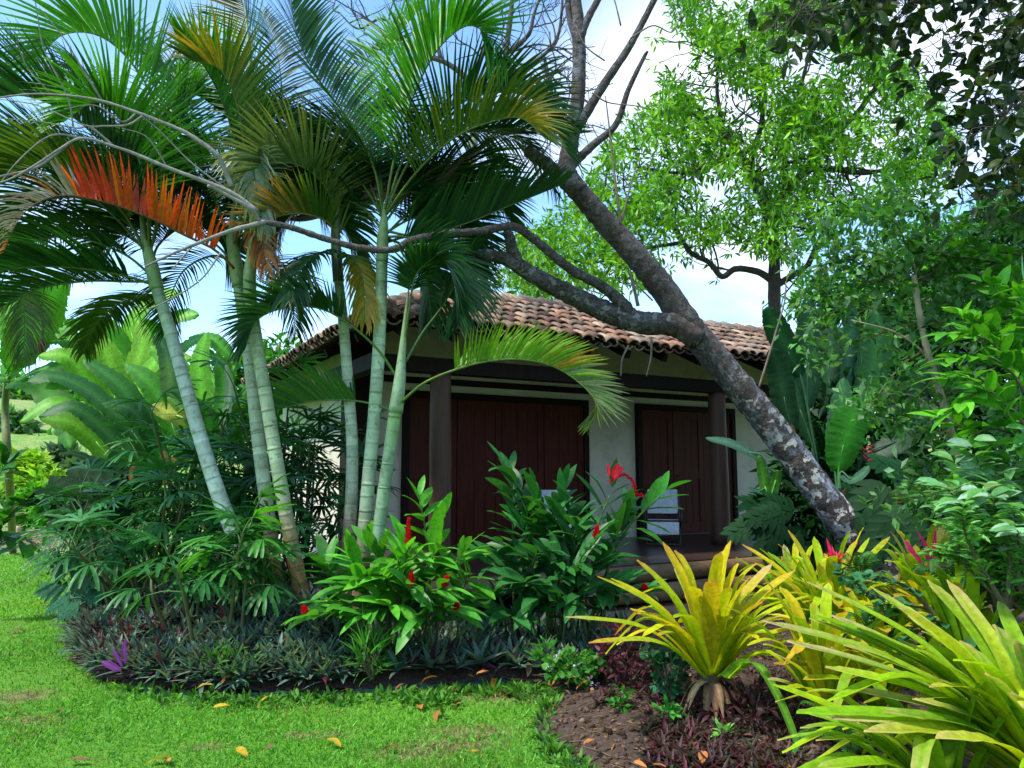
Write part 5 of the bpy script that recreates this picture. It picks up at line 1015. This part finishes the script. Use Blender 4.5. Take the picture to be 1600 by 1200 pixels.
# ---------------------------------------------------------------- small plants of the near bed
def bushlet(name, label, px, py, d, rx, rz, n, L, W, pal, prof='oval', mat='leaf', cat='plant', up=.4, m_=6, z0=.1, flow=None, group=None):
    b = pt(px, py, d); b[2] = z0; th = thing(name, label, cat, b, group); m = MB(); u = rdir(n) * (rng.random((n, 1)) ** .4); C = b + u * A(rx, rx, rz * .5) + A(0, 0, rz * .5)
    st = MB()
    for c in C[:: max(1, n // 14)]: tube(st, [b, (b + c) / 2 + A(0, 0, .02), c], [.007, .003], (.10, .08, .05), ns=5, n=6, cap=False)
    sprig(m, C, m_, L, W, pal, out=norm(u) * .5, up=up, droop=.6, nseg=3, fold=.2, prof=prof); st.build('stem', M['stem'], th); m.build('foliage', M[mat], th)
    if flow:
        fm = MB(); k = norm(rdir(flow[1]) + A(0, -.5, .6)); sprig(fm, b + k * A(rx, rx, rz) * .9 + A(0, 0, .04), 7, .03, .02, flow[0], up=.3, nseg=2, prof='oval'); fm.build('flower', M['petal'], th)
bushlet('coleus', 'dark burgundy leaved bush left of the leftmost bromeliad', 985, 1085, 5.6, .24, .42, 90, .07, .022, [(.05, .012, .02), (.09, .02, .03), (.035, .02, .02), (.14, .03, .05)], 'lance')
bushlet('coleus', 'low burgundy leaved plant under the leftmost bromeliad', 1180, 1135, 4.7, .34, .2, 80, .07, .022, [(.05, .012, .02), (.035, .02, .02), (.03, .025, .02), (.08, .03, .035)], 'lance')
bushlet('jade_shrub', 'small shrub with round blue green leaves below the leftmost bromeliad', 1050, 1085, 5.2, .16, .42, 36, .075, .045, [(.02, .11, .05), (.03, .14, .05), (.018, .08, .03)], 'oval', 'gloss')
bushlet('groundcover_plant', 'low green plant with pale lilac flowers at the tip of the bed', 895, 1092, 5.7, .22, .16, 60, .06, .045, [(.05, .2, .02), (.07, .25, .03), (.035, .15, .02)], 'oval', flow=([(.62, .5, .68), (.7, .62, .72)], 9))
bushlet('seedling', 'small bright seedling on bare soil right of the edging', 970, 1152, 5.0, .06, .12, 8, .06, .03, [(.04, .18, .02), (.06, .22, .03)], 'oval', z0=.1)
bushlet('seedling', 'round leaved seedling beside the striped rosette', 1050, 1145, 4.7, .05, .1, 7, .055, .03, [(.06, .26, .03)], 'oval', z0=.12)
bushlet('seedling', 'tiny pale green three leaved seedling under the bromeliad skirt', 1132, 1168, 4.4, .03, .08, 4, .06, .022, [(.12, .32, .05)], 'lance', z0=.1)
bushlet('grass_tuft', 'bright green tuft breaking the dark rosette row', 578, 1068, 5.75, .12, .28, 26, .16, .014, [(.05, .22, .02), (.07, .26, .025)], 'blade', m_=7, up=1.1)
bushlet('grass_tuft', 'small weed tuft growing at the right end of the dark rosettes', 855, 1062, 5.9, .08, .2, 16, .09, .02, [(.06, .24, .03)], 'lance', up=.8)
bushlet('young_croton', 'spiky yellow green seedlings at the front of the purple ground cover', 355, 1076, 5.75, .2, .16, 30, .11, .02, [(.06, .2, .02), (.04, .13, .02)], 'lance', up=.7)
def near_cover():
    mb = MB()
    for _ in range(5000):
        px, py = rng.uniform(930, 1420), rng.uniform(1040, 1215); p = gp(px, py, .1)
        if not inpoly(p[0:1], p[1:2], BED)[0] or edge_dist(p[0:1], p[1:2], BED)[0] < .12 or (px < 1010 and py > 1110) or rng.random() > .16: continue
        rosette(mb, p + A(0, 0, .0), .085 * rng.uniform(.7, 1.4), 8, [(.05, .02, .025), (.03, .03, .02), (.07, .03, .035)], [(.10, .015, .03), (.03, .05, .02)], .35, .022, .8)
    tag(mb.build('burgundy_groundcover', M['leaf']), 'low burgundy leaved ground cover on the soil under the bromeliads', 'ground cover', kind='stuff')
near_cover()
q = thing('striped_rosette', 'pink edged green rosette on the soil in the near bed', 'plant', pt(1040, 1150, 4.75)); m = MB(); rosette(m, pt(1040, 1152, 4.75), .17, 16, [(.07, .13, .05), (.12, .15, .08), (.10, .06, .06)], [(.24, .06, .12)], .3, .026, .9); m.build('foliage', M['gloss'], q)
def edging(pxs, label):
    P = np.array([gp(a, b, 0) for a, b in pxs]); P = catmull(P, len(pxs) * 8); m = MB(); n = len(P); T = norm(np.gradient(P, axis=0)); S = np.cross(T, A(0, 0, 1)); rows = np.stack([P - S * .008 + A(0, 0, -.03), P - S * .008 + A(0, 0, .035), P + S * .008 + A(0, 0, .035), P + S * .008 + A(0, 0, -.03)], 1); rows[:, 1:3, 2] += .008 * rng.standard_normal((n, 1))
    i = np.arange(n - 1)[:, None] * 4; j = np.arange(4)[None]; j2 = (j + 1) % 4; m.add(rows, np.stack([i + j, i + j2, i + 4 + j2, i + 4 + j], -1)); tag(m.build('bed_edging', M['edging'], base=P[0], smooth=False), label, 'edging')
edging([(190, 1078), (235, 1084), (340, 1092), (480, 1089), (600, 1083), (720, 1074), (800, 1068)], 'dark plastic strip edging the long front of the left bed'); edging([(838, 1140), (850, 1165), (885, 1192), (932, 1218)], 'teal green ribbed edging strip curving round the near bed')
# fallen leaves
def fallen():
    kinds = {}
    for nm, pal in (('orange', [(.48, .13, .03), (.42, .18, .05)]), ('yellow', [(.55, .36, .03), (.5, .28, .03)]), ('brown', [(.18, .08, .04), (.14, .08, .05)])):
        kinds[nm] = []
        for v in range(3): m = MB(); leaves(m, [(-.05, 0, .012)], [(1, 0, .1)], [(0, 0, 1)], [.11], [.042], [P1(pal)], .5 + .3 * v, 7, .35, 'lance', wave=.03); kinds[nm].append(m.mesh('fallen_leaf', M['dry']))
    S = [(540, 1080, 'orange'), (690, 1075, 'orange'), (712, 1078, 'orange'), (625, 1072, 'brown'), (645, 1076, 'yellow'), (670, 1060, 'orange'), (756, 1052, 'orange'), (772, 1065, 'yellow'), (790, 1082, 'orange'), (655, 1105, 'orange'), (683, 1117, 'orange'), (712, 1103, 'orange'), (610, 1167, 'brown'), (742, 1176, 'yellow'), (520, 1160, 'yellow'), (412, 1096, 'yellow'), (345, 1105, 'yellow'), (378, 1175, 'yellow'), (262, 1190, 'orange'), (250, 1188, 'yellow'), (28, 986, 'brown'), (122, 1190, 'brown'), (422, 1168, 'brown'), (825, 1045, 'brown'), (870, 1064, 'orange'), (885, 1068, 'orange'), (900, 1062, 'orange'), (912, 1070, 'orange'), (860, 1074, 'orange'), (925, 1058, 'orange'), (840, 1058, 'brown'), (895, 1050, 'brown'), (940, 1050, 'orange'), (918, 1046, 'yellow'), (1000, 1195, 'orange'), (1030, 1198, 'orange'), (1098, 1185, 'orange'), (922, 1160, 'orange'), (940, 1188, 'brown'), (1010, 1172, 'brown'), (812, 1008, 'orange'), (650, 1022, 'yellow'), (353, 1062, 'orange'), (320, 1072, 'yellow'), (94, 1112, 'brown'), (1165, 1150, 'brown'), (1210, 1170, 'brown')]
    for px, py, k in S:
        p = gp(px, py, .02); inb = inpoly(p[0:1], p[1:2], BED)[0]; p = gp(px, py, .13 if inb else .03)
        if k == 'yellow' and py < 1070 and inb: p[2] += .05
        o = bpy.data.objects.new('fallen_leaf', kinds[k][rng.integers(3)]); COL.objects.link(o); o.location = p; o.rotation_euler = (rng.normal(0, .25), rng.normal(0, .2), rng.uniform(0, 6.3)); o.scale = (rng.uniform(.7, 1.25),) * 3
        tag(o, f'{k} fallen leaf lying on the ' + ('soil of the planting bed' if inb else 'mown lawn'), 'leaf', f'{k} fallen leaves on the ' + ('bed' if inb else 'lawn'))
fallen()
# ---------------------------------------------------------------- trees and shrubs of the right side
def crown_tree(name, label, base, blobs, n, m_, L, W, pal, trunk=.12, mat='leaf', group=None, cat='tree', prof='lance', nseg=2, fold=.2, twigs=True, tint=(.07, .055, .045), up=.1):
    th = thing(name, label, cat, base, group); tm = MB(); cm = MB(); B = [(pt(x, y, d), r * d / 1225) for x, y, d, r in blobs]; top = np.mean([b[0] for b in B], 0)
    tube(tm, [base, base * .5 + top * A(.5, .5, 0) * 1 + A(0, 0, (base[2] + top[2]) / 2 - base[2] * .5), top], [trunk, trunk * .75, trunk * .45], tint, ns=9, n=16, wob=.05); tot = sum(b[1] ** 2 for b in B)
    for c, r in B:
        tube(tm, [base * .35 + top * .65, (top + c) / 2 + A(0, 0, -.1), c], [trunk * .4, trunk * .1], tint, ns=6, n=9, wob=.08, cap=False); k = max(4, int(n * r * r / tot)); u = rdir(k) * (rng.random((k, 1)) ** .38); C = c + u * A(r, r, r * .9)
        if twigs:
            for q in C[::9]: tube(tm, [c, (c + q) / 2 + .05 * r * rng.standard_normal(3), q], [trunk * .09, trunk * .03], tint, ns=4, n=5, cap=False)
        sprig(cm, C, m_, L, W, pal, out=norm(u) * .7, up=up, droop=.8, nseg=nseg, fold=fold, prof=prof)
    tm.build('trunk', M['bark'], th); cm.build('crown', M[mat], th); return th
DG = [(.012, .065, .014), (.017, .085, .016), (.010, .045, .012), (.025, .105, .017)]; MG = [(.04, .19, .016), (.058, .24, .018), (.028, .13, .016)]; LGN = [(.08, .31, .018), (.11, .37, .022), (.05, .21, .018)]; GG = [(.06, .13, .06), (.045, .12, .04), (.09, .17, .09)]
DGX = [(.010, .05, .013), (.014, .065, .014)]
# ---------------------------------------------------------------- tall dark heliconias, right of the house
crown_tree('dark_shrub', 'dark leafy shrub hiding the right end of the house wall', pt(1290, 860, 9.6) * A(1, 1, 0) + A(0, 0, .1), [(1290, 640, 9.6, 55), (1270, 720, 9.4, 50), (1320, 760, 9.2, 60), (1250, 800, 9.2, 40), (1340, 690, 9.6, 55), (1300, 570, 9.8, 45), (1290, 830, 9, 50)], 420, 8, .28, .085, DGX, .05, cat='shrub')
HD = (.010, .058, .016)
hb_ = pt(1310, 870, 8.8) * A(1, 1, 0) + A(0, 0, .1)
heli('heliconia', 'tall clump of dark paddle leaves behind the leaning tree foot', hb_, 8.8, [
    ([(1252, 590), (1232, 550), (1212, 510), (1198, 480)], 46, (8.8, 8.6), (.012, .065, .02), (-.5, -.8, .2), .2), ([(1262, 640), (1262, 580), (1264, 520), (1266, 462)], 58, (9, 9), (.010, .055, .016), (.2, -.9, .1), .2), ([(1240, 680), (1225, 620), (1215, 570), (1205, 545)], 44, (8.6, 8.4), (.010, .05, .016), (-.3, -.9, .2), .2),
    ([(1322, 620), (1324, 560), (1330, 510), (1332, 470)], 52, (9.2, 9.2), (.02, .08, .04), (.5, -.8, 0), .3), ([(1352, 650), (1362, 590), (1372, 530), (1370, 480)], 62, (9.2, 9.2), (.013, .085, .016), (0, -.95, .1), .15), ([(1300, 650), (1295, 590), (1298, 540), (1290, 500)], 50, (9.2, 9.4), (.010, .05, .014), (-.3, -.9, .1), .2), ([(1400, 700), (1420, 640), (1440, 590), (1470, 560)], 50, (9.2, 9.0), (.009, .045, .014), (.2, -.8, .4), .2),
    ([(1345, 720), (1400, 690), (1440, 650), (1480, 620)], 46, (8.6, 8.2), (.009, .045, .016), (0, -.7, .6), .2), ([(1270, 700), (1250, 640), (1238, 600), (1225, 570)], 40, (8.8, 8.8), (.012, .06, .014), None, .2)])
heli('heliconia', 'single bright green upright leaf standing before the dark paddle leaves', pt(1318, 850, 8.2) * A(1, 1, 0) + A(0, 0, .1), 8.2, [([(1310, 738), (1318, 695), (1335, 650), (1362, 618)], 66, (8.3, 8.2), (.035, .21, .012), (.1, -.95, .2), .12), ([(1312, 742), (1330, 750), (1345, 742), (1358, 728)], 26, (8.2, 8.0), (.05, .13, .07), (0, -.6, .8), .2), ([(1305, 740), (1310, 680), (1315, 640), (1318, 590)], 46, (8.5, 8.5), (.02, .10, .03), (-.5, -.8, .1), .25)])
heli('heliconia', 'low plant at the veranda end with one grey green leaf across the post', pt(1225, 872, 9.2) * A(1, 1, 0) + A(0, 0, .1), 9, [([(1196, 722), (1170, 706), (1140, 692), (1103, 684)], 24, (9, 8.8), (.06, .15, .09), (0, -.75, .65), .2), ([(1205, 790), (1195, 760), (1190, 730), (1186, 712)], 20, (9, 8.9), (.10, .3, .03), (0, -.9, .3), .2), ([(1205, 790), (1212, 750), (1216, 735)], 18, (9, 8.9), (.08, .26, .03), (0, -.9, .3), .2), ([(1200, 770), (1185, 768), (1170, 762)], 24, (9, 8.8), (.03, .12, .05), (0, -.5, .8), .2)])
m = MB(); blade(m, [pt(1236, 660, 8.5), pt(1238, 690, 8.5), pt(1232, 720, 8.45)], .10, (0, -1, 0), (.18, .075, .03), 8, .4, 'lance', wave=.06); blade(m, [pt(1240, 690, 8.5), pt(1248, 720, 8.5), pt(1246, 760, 8.45)], .09, (0, -1, 0), (.15, .06, .03), 8, .4, 'lance', wave=.06)
tag(m.build('dead_leaves', M['dry'], base=pt(1238, 700, 8.5)), 'brown dead leaves hanging under the dark paddle leaves', 'dead leaves', kind='stuff')
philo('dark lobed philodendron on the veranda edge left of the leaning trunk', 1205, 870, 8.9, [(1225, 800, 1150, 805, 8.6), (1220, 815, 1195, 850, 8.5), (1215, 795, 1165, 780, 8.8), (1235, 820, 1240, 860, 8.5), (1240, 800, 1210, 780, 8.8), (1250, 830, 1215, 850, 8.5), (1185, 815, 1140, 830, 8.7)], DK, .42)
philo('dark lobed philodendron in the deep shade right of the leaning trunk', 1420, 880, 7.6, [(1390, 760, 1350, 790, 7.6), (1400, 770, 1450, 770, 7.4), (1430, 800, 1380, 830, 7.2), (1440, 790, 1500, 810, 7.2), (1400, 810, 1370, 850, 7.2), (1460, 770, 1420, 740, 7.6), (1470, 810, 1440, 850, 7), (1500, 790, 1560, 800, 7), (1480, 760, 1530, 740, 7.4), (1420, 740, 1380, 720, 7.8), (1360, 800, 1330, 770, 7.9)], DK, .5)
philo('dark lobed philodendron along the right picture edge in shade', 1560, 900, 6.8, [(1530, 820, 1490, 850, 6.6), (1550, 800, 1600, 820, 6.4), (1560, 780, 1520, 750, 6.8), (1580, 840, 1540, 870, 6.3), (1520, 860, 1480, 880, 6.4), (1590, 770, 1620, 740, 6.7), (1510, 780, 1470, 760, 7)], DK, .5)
for px, py, d_ in ((1355, 720, 8.2), (1312, 790, 7.9), (1345, 785, 7.9), (1400, 788, 7.6)):
    c = pt(px, py, d_); th = thing('heliconia_flower', {1355: 'dull red flower right of the bright upright leaf', 1312: 'dark red flower close behind the leaning trunk', 1345: 'red brown flower under the bright upright leaf', 1400: 'red flower low in the shade of the dark leaves'}[px], 'flower', c, 'red heliconia flowers'); m = MB()
    for i in range(7): blade(m, [c + A(0, 0, .025 * i), c + A(.03 * (-1) ** i, -.02, .02 * i + .02), c + A(.06 * (-1) ** i, -.03, .022 * i + .045)], .03, (0, -1, .3), (.22, .02, .015), 6, .3, 'point')
    m.build('petals', M['petal'], th)
def gb(x, d): b = pt(x, 850, d); b[2] = .05; return b
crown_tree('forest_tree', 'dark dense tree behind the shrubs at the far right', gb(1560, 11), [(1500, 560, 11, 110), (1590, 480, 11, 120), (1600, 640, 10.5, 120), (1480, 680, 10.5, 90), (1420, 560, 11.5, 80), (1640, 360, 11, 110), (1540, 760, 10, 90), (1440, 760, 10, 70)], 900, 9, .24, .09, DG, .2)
crown_tree('forest_tree', 'bright tree mass behind the dark paddle leaves', gb(1440, 13), [(1390, 470, 13, 70), (1470, 420, 13, 80), (1560, 380, 13, 80), (1330, 470, 13.5, 55), (1420, 510, 13, 80), (1280, 470, 13.5, 40), (1540, 470, 13, 80)], 1100, 9, .20, .07, LGN + MG, .18)
vs = thing('vine_shrub', 'tall thin stemmed shrub with tiny rounded grey green leaves', 'shrub', pt(1530, 850, 4.9) * A(1, 1, 0) + A(0, 0, .1)); m = MB()
VD = 4.9
def vst(px, a, b, tint=(.26, .22, .14)): tube(m, [pt(x, y, q) for (x, y), q in zip(px, np.linspace(VD, VD - .1, len(px)))], [pxr(a, VD), pxr(b, VD)], tint, ns=8, n=len(px) * 6, wob=.05)
vst([(1545, 900), (1512, 775), (1490, 690), (1468, 610), (1448, 545), (1435, 480), (1428, 430)], 15, 9); vst([(1470, 615), (1450, 560), (1400, 520), (1330, 500)], 5, 2); vst([(1492, 700), (1465, 650), (1430, 620), (1390, 615)], 5, 2)
SPR = [[(1430, 440), (1380, 400), (1310, 390), (1240, 400)], [(1430, 440), (1400, 470), (1330, 480), (1260, 500)], [(1432, 470), (1480, 470), (1540, 455), (1600, 470)], [(1430, 440), (1450, 380), (1440, 330), (1400, 300)], [(1430, 440), (1500, 400), (1560, 350), (1620, 330)], [(1440, 500), (1380, 520), (1300, 545), (1270, 560)], [(1450, 545), (1410, 570), (1370, 620), (1360, 640)], [(1460, 590), (1430, 620), (1390, 612), (1360, 630)], [(1480, 650), (1430, 670), (1400, 650)], [(1490, 690), (1450, 740), (1430, 742)], [(1430, 450), (1350, 440), (1290, 440), (1250, 470)], [(1440, 490), (1500, 520), (1560, 500)], [(1430, 430), (1400, 350), (1350, 330)], [(1470, 620), (1520, 600), (1560, 620)], [(1500, 740), (1440, 790), (1425, 760)], [(1430, 440), (1470, 430), (1520, 420), (1580, 410)], [(1430, 440), (1380, 430), (1340, 410), (1290, 360)]]
C = []
for s_ in SPR:
    off = rng.normal(0, .35); P = catmull([pt(x, y, VD + off * i / len(s_)) for i, (x, y) in enumerate(s_)], 34); tube(m, P[::5], [.007, .002], (.13, .10, .06), ns=5, n=18, wob=.05, cap=False); C.append(P[5:] + rng.normal(0, .055, (29, 3))); C.append((P[8:] + rng.normal(0, .10, (26, 3)))[::2])
m.build('stem', M['bark'], vs); m = MB(); sprig(m, np.vstack(C), 6, .068, .034, [(.06, .2, .03), (.09, .26, .05), (.14, .25, .13), (.03, .12, .025)], up=.15, droop=.4, nseg=2, prof='oval', rad=.9); m.build('foliage', M['leaf'], vs)
def spray(name, label, base, branches, dd, L, W, pal, mat='gloss', step=10, prof='lance', pair=True, cat='shrub', droop=.6, group=None, tint=(.09, .08, .04), jit=.03, up=.35, r0=.012, nleaf=1, nseg=5):
    th = thing(name, label, cat, base, group); fl = MB()
    for br in branches:
        st = MB()
        o = rng.normal(0, .15); P = catmull([pt(x, y, dd + o + (0 if len(q) == 0 else q[0])) for x, y, *q in br], 50); Lp = np.linalg.norm(np.diff(P, axis=0), axis=1).sum(); tube(st, P[::5], [r0, r0 * .25], tint, ns=6, n=20, wob=.04, cap=False)
        root = MB(); T = norm(np.gradient(P, axis=0)); k = max(4, int(Lp / (L * .30))); ii = np.linspace(10, 49, k).astype(int)
        for s in (1, -1):
            for _ in range(nleaf):
                S = norm(np.cross(T[ii], A(0, 0, 1)) * s + .25 * rng.standard_normal((k, 3))); Dv = norm(S * .9 + T[ii] * .65 + A(0, 0, up) * .5); l = L * rng.uniform(.7, 1.15, k); leaves(fl, P[ii] + rng.normal(0, jit, (k, 3)) * .3, Dv, norm(A(0, -.25, 1) + .3 * rng.standard_normal((k, 3))), l, W * rng.uniform(.8, 1.15, k), pick(pal, k, .15), droop * rng.uniform(.5, 1.4, k), nseg, .2, prof, bend=A(0, 0, -1))
        st.build('stem', M['bark'], th)
    fl.build('foliage', M[mat], th); return th
def brs(cx, cy, n, L, x0, y0, sx, sy):
    r = []
    for _ in range(n):
        ex, ey = cx + rng.normal(0, sx), cy + rng.normal(0, sy); r.append([(x0 + rng.normal(0, 10), y0, .1), ((x0 + ex) / 2 + rng.normal(0, 20), (y0 + ey) / 2 - 25, 0), (ex, ey, rng.normal(-.1, .25))])
    return r
spray('broadleaf_shrub', 'glossy bright shrub with large pointed leaves at the right edge', pt(1640, 900, 4.2) * A(1, 1, 0) + A(0, 0, .1), [[(1640, 700), (1600, 580), (1550, 520), (1500, 490)], [(1640, 690), (1600, 590), (1540, 530), (1480, 520)], [(1640, 760), (1590, 660), (1530, 590), (1470, 590)], [(1650, 800), (1600, 760), (1540, 690), (1470, 650)], [(1650, 620), (1630, 540), (1590, 470), (1540, 440)], [(1640, 720), (1600, 610), (1550, 560), (1480, 565)], [(1640, 700), (1620, 560), (1590, 500), (1560, 460)], [(1640, 720), (1590, 650), (1540, 610), (1490, 640)], [(1640, 740), (1600, 690), (1550, 670), (1500, 690)], [(1650, 700), (1620, 640), (1580, 560), (1530, 500)], [(1650, 740), (1610, 700), (1570, 640), (1520, 590)], [(1650, 650), (1640, 560), (1610, 500), (1600, 440)], [(1650, 760), (1600, 740), (1550, 720), (1500, 740)]], 4.2, .17, .062, [(.075, .30, .018), (.10, .36, .02), (.05, .22, .018)])
spray('broadleaf_shrub', 'greyish green leaved shrub low at the right edge above the ferns', pt(1600, 960, 4.3) * A(1, 1, 0) + A(0, 0, .1), brs(1540, 780, 30, .5, 1600, 930, 45, 55), 4.3, .13, .05, [(.12, .34, .09), (.16, .36, .17), (.09, .28, .05), (.24, .38, .25)])
spray('feathery_shrub', 'feathery fine leaved shrub spilling over the pink bromeliad', pt(1580, 960, 4.2) * A(1, 1, 0) + A(0, 0, .1), brs(1530, 850, 26, .5, 1575, 950, 40, 45), 4.15, .075, .018, [(.11, .34, .04), (.09, .28, .06), (.15, .38, .07)], prof='lance', nleaf=2)
spray('broadleaf_shrub', 'shrub with dark glossy leaves hanging at the upper right', pt(1660, 900, 4.8) * A(1, 1, 0) + A(0, 0, .1), [[(1660, 420), (1600, 400), (1540, 390), (1480, 380)], [(1660, 400), (1600, 360), (1540, 340), (1500, 350)], [(1660, 380), (1590, 420), (1530, 430), (1490, 420)], [(1660, 440), (1600, 450), (1560, 440), (1520, 450)], [(1660, 350), (1610, 345), (1570, 320), (1520, 330)], [(1660, 500), (1620, 470), (1590, 440), (1560, 400)], [(1650, 430), (1560, 410), (1480, 400), (1420, 390)]], 4.8, .15, .055, MG + LGN)
spray('trailing_vine', 'light green trailing vine with blue green leaves over the right bromeliads', pt(1420, 960, 4.6) * A(1, 1, 0) + A(0, 0, .1), [[(1450, 950), (1400, 940), (1340, 920), (1310, 890)], [(1460, 960), (1420, 920), (1370, 900), (1330, 905)], [(1480, 980), (1440, 960), (1400, 960), (1370, 950)], [(1500, 980), (1460, 970), (1430, 985), (1400, 1000)], [(1540, 1000), (1500, 985), (1460, 990), (1440, 1010)], [(1600, 990), (1560, 985), (1520, 1000), (1500, 1030)], [(1600, 1050), (1570, 1030), (1540, 1040), (1510, 1060)]], 4.35, .075, .045, [(.04, .16, .06), (.06, .2, .07), (.03, .13, .05)], prof='oval')
# overhanging tree above the viewer's right shoulder
ov = thing('overhanging_tree', 'tree reaching over from the right with dark silhouetted leaves', 'tree', A(4.6, 3.6, .1)); st = MB(); fl = MB(); tube(st, [A(4.6, 3.6, .0), A(4.5, 3.7, 2.0), A(4.2, 3.9, 3.6), A(3.6, 4.2, 4.8)], [.2, .17, .13, .08], (.08, .06, .05), ns=10, n=20, wob=.05)
OB = [[(1760, 60), (1620, 90), (1540, 110), (1440, 90)], [(1760, 120), (1620, 150), (1540, 160), (1430, 120)], [(1760, 160), (1640, 200), (1560, 190), (1480, 210)], [(1760, 40), (1620, 40), (1540, 50), (1470, 60)], [(1760, 0), (1620, 0), (1500, -10), (1400, 10)], [(1760, 200), (1650, 250), (1580, 250), (1490, 280)], [(1760, 240), (1650, 300), (1580, 290), (1500, 320)], [(1760, 90), (1640, 130), (1590, 150), (1560, 200)], [(1760, 0), (1600, -40), (1440, -40), (1300, 10), (1240, 30)], [(1760, -20), (1560, -60), (1400, -40), (1330, 30)], [(1700, -20), (1500, -60), (1350, -50), (1260, 10), (1210, 50)], [(1700, -40), (1400, -70), (1280, -30), (1230, 60)], [(1760, 20), (1640, 60), (1590, 30), (1560, 20)], [(1700, -30), (1450, -50), (1380, 0), (1350, 60)], [(1700, -30), (1450, -60), (1420, -10), (1400, 50)], [(1700, -60), (1380, -60), (1300, -10), (1290, 50)], [(1760, 140), (1660, 160), (1600, 120), (1540, 80)], [(1760, 260), (1660, 280), (1620, 230), (1560, 240)]]
for br in OB:
    o = rng.normal(0, .35); P = catmull([A(3.9, 4.1, 4.3)] + [pt(x, y, 4.4 + o) for x, y in br], 60); tube(st, P[::4], [.03, .012, .006, .003], (.06, .05, .04), ns=6, n=30, wob=.03, cap=False); T = norm(np.gradient(P, axis=0))
    for i in range(20, 60):
        for _ in range(1):
            q = P[i] + rng.normal(0, .05, 3); tw = norm(T[i] * .5 + rdir(1)[0]); e = q + tw * rng.uniform(.05, .22); tube(st, [P[i], q, e], [.003, .0015], (.06, .05, .04), ns=4, n=5, cap=False); k = int(rng.integers(2, 5)); Dv = norm(np.repeat(tw[None], k, 0) + .8 * rng.standard_normal((k, 3)) + A(0, 0, -.25)); l = .105 * rng.uniform(.6, 1.25, k); leaves(fl, np.repeat(e[None], k, 0), Dv, rdir(k) + A(0, 0, .8), l, l * .46, pick([(.02, .05, .012), (.03, .05, .016), (.014, .036, .010), (.04, .075, .014)], k, .15), .6, 4, .25, 'lance')
st.build('trunk', M['bark'], ov); fl.build('crown', M['leaf'], ov)
# ---------------------------------------------------------------- far meadow, left
for i, (x, y, d_, r, pal, lab) in enumerate(((40, 745, 26, 36, [(.22, .42, .03), (.3, .5, .04)], 'bright yellow green bush in the sunny meadow'), (95, 735, 30, 34, GG, 'grey green bush in the meadow behind the banana'), (20, 690, 40, 40, MG + GG, 'darker round bush high on the meadow slope'), (130, 700, 44, 40, LGN, 'light green bush under the arching heliconia leaves'), (175, 770, 24, 26, LGN + GG, 'small bush just past the lawn by the philodendron'), (60, 790, 20, 22, LGN, 'weedy bush growing beside the dry brush pile'), (110, 660, 60, 55, MG, 'bushy tree on the skyline of the meadow'), (30, 640, 65, 55, LGN + GG, 'pale tree on the skyline at the far left'))):
    b = pt(x, y, d_); b[2] = far_h(b[0], b[1]) - .03; rr = r * d_ / 1225
    crown_tree('meadow_bush', lab, b, [(x, y, d_, r), (x - r * .7, y + r * .3, d_, r * .7), (x + r * .8, y + r * .35, d_ - .5, r * .7), (x, y - r * .4, d_, r * .6)], 260, 7, .022 * d_ * (.5 + 9 / d_ / 2), .008 * d_, pal, .03 + rr * .05, cat='bush', twigs=False, group='bushes on the meadow slope')
bp = thing('brush_pile', 'heap of dry brown branches lying where the lawn ends', 'brush', gp(70, 850, 0)); m = MB()
for _ in range(420):
    c = gp(rng.uniform(-30, 190), rng.uniform(826, 866), 0) + A(0, 0, abs(rng.normal(0, .16))); v = rdir(1)[0] * A(1, 1, .35) * rng.uniform(.2, .55); tube(m, [c - v, c + A(0, 0, .05), c + v], [.012, .005], P1([(.30, .20, .12), (.20, .13, .09), (.38, .3, .22)]), ns=4, n=5, cap=False)
m.build('branches', M['bark'], bp)
m = MB(); c = gp(25, 850, 0); tube(m, [c, c + A(.01, 0, .2), c + A(.04, 0, .40)], [.06, .055, .05], (.42, .3, .2), ns=10, n=10, wob=.05); tag(m.build('wooden_stake', M['bark'], base=c), 'short pale wooden stake standing by the dry brush pile', 'post')
spray('young_shrub', 'young large leaved shrub entering at the left edge over the lawn', gp(-40, 930, 0), [[(-40, 900), (-10, 850), (20, 790), (55, 780)], [(-40, 900), (-10, 860), (15, 840), (40, 850)], [(-40, 890), (-20, 800), (0, 740), (15, 720)], [(-40, 900), (0, 820), (60, 775), (110, 790)]], 8.4, .32, .11, BL, tint=(.07, .09, .03))
crown_tree('forest_tree', 'hazy tree rising behind the left end of the roof', gb(430, 24), [(430, 590, 24, 60), (360, 620, 24, 70), (480, 630, 24, 60), (280, 640, 26, 70), (200, 660, 28, 60)], 500, 8, .5, .2, MG, .25, twigs=False)
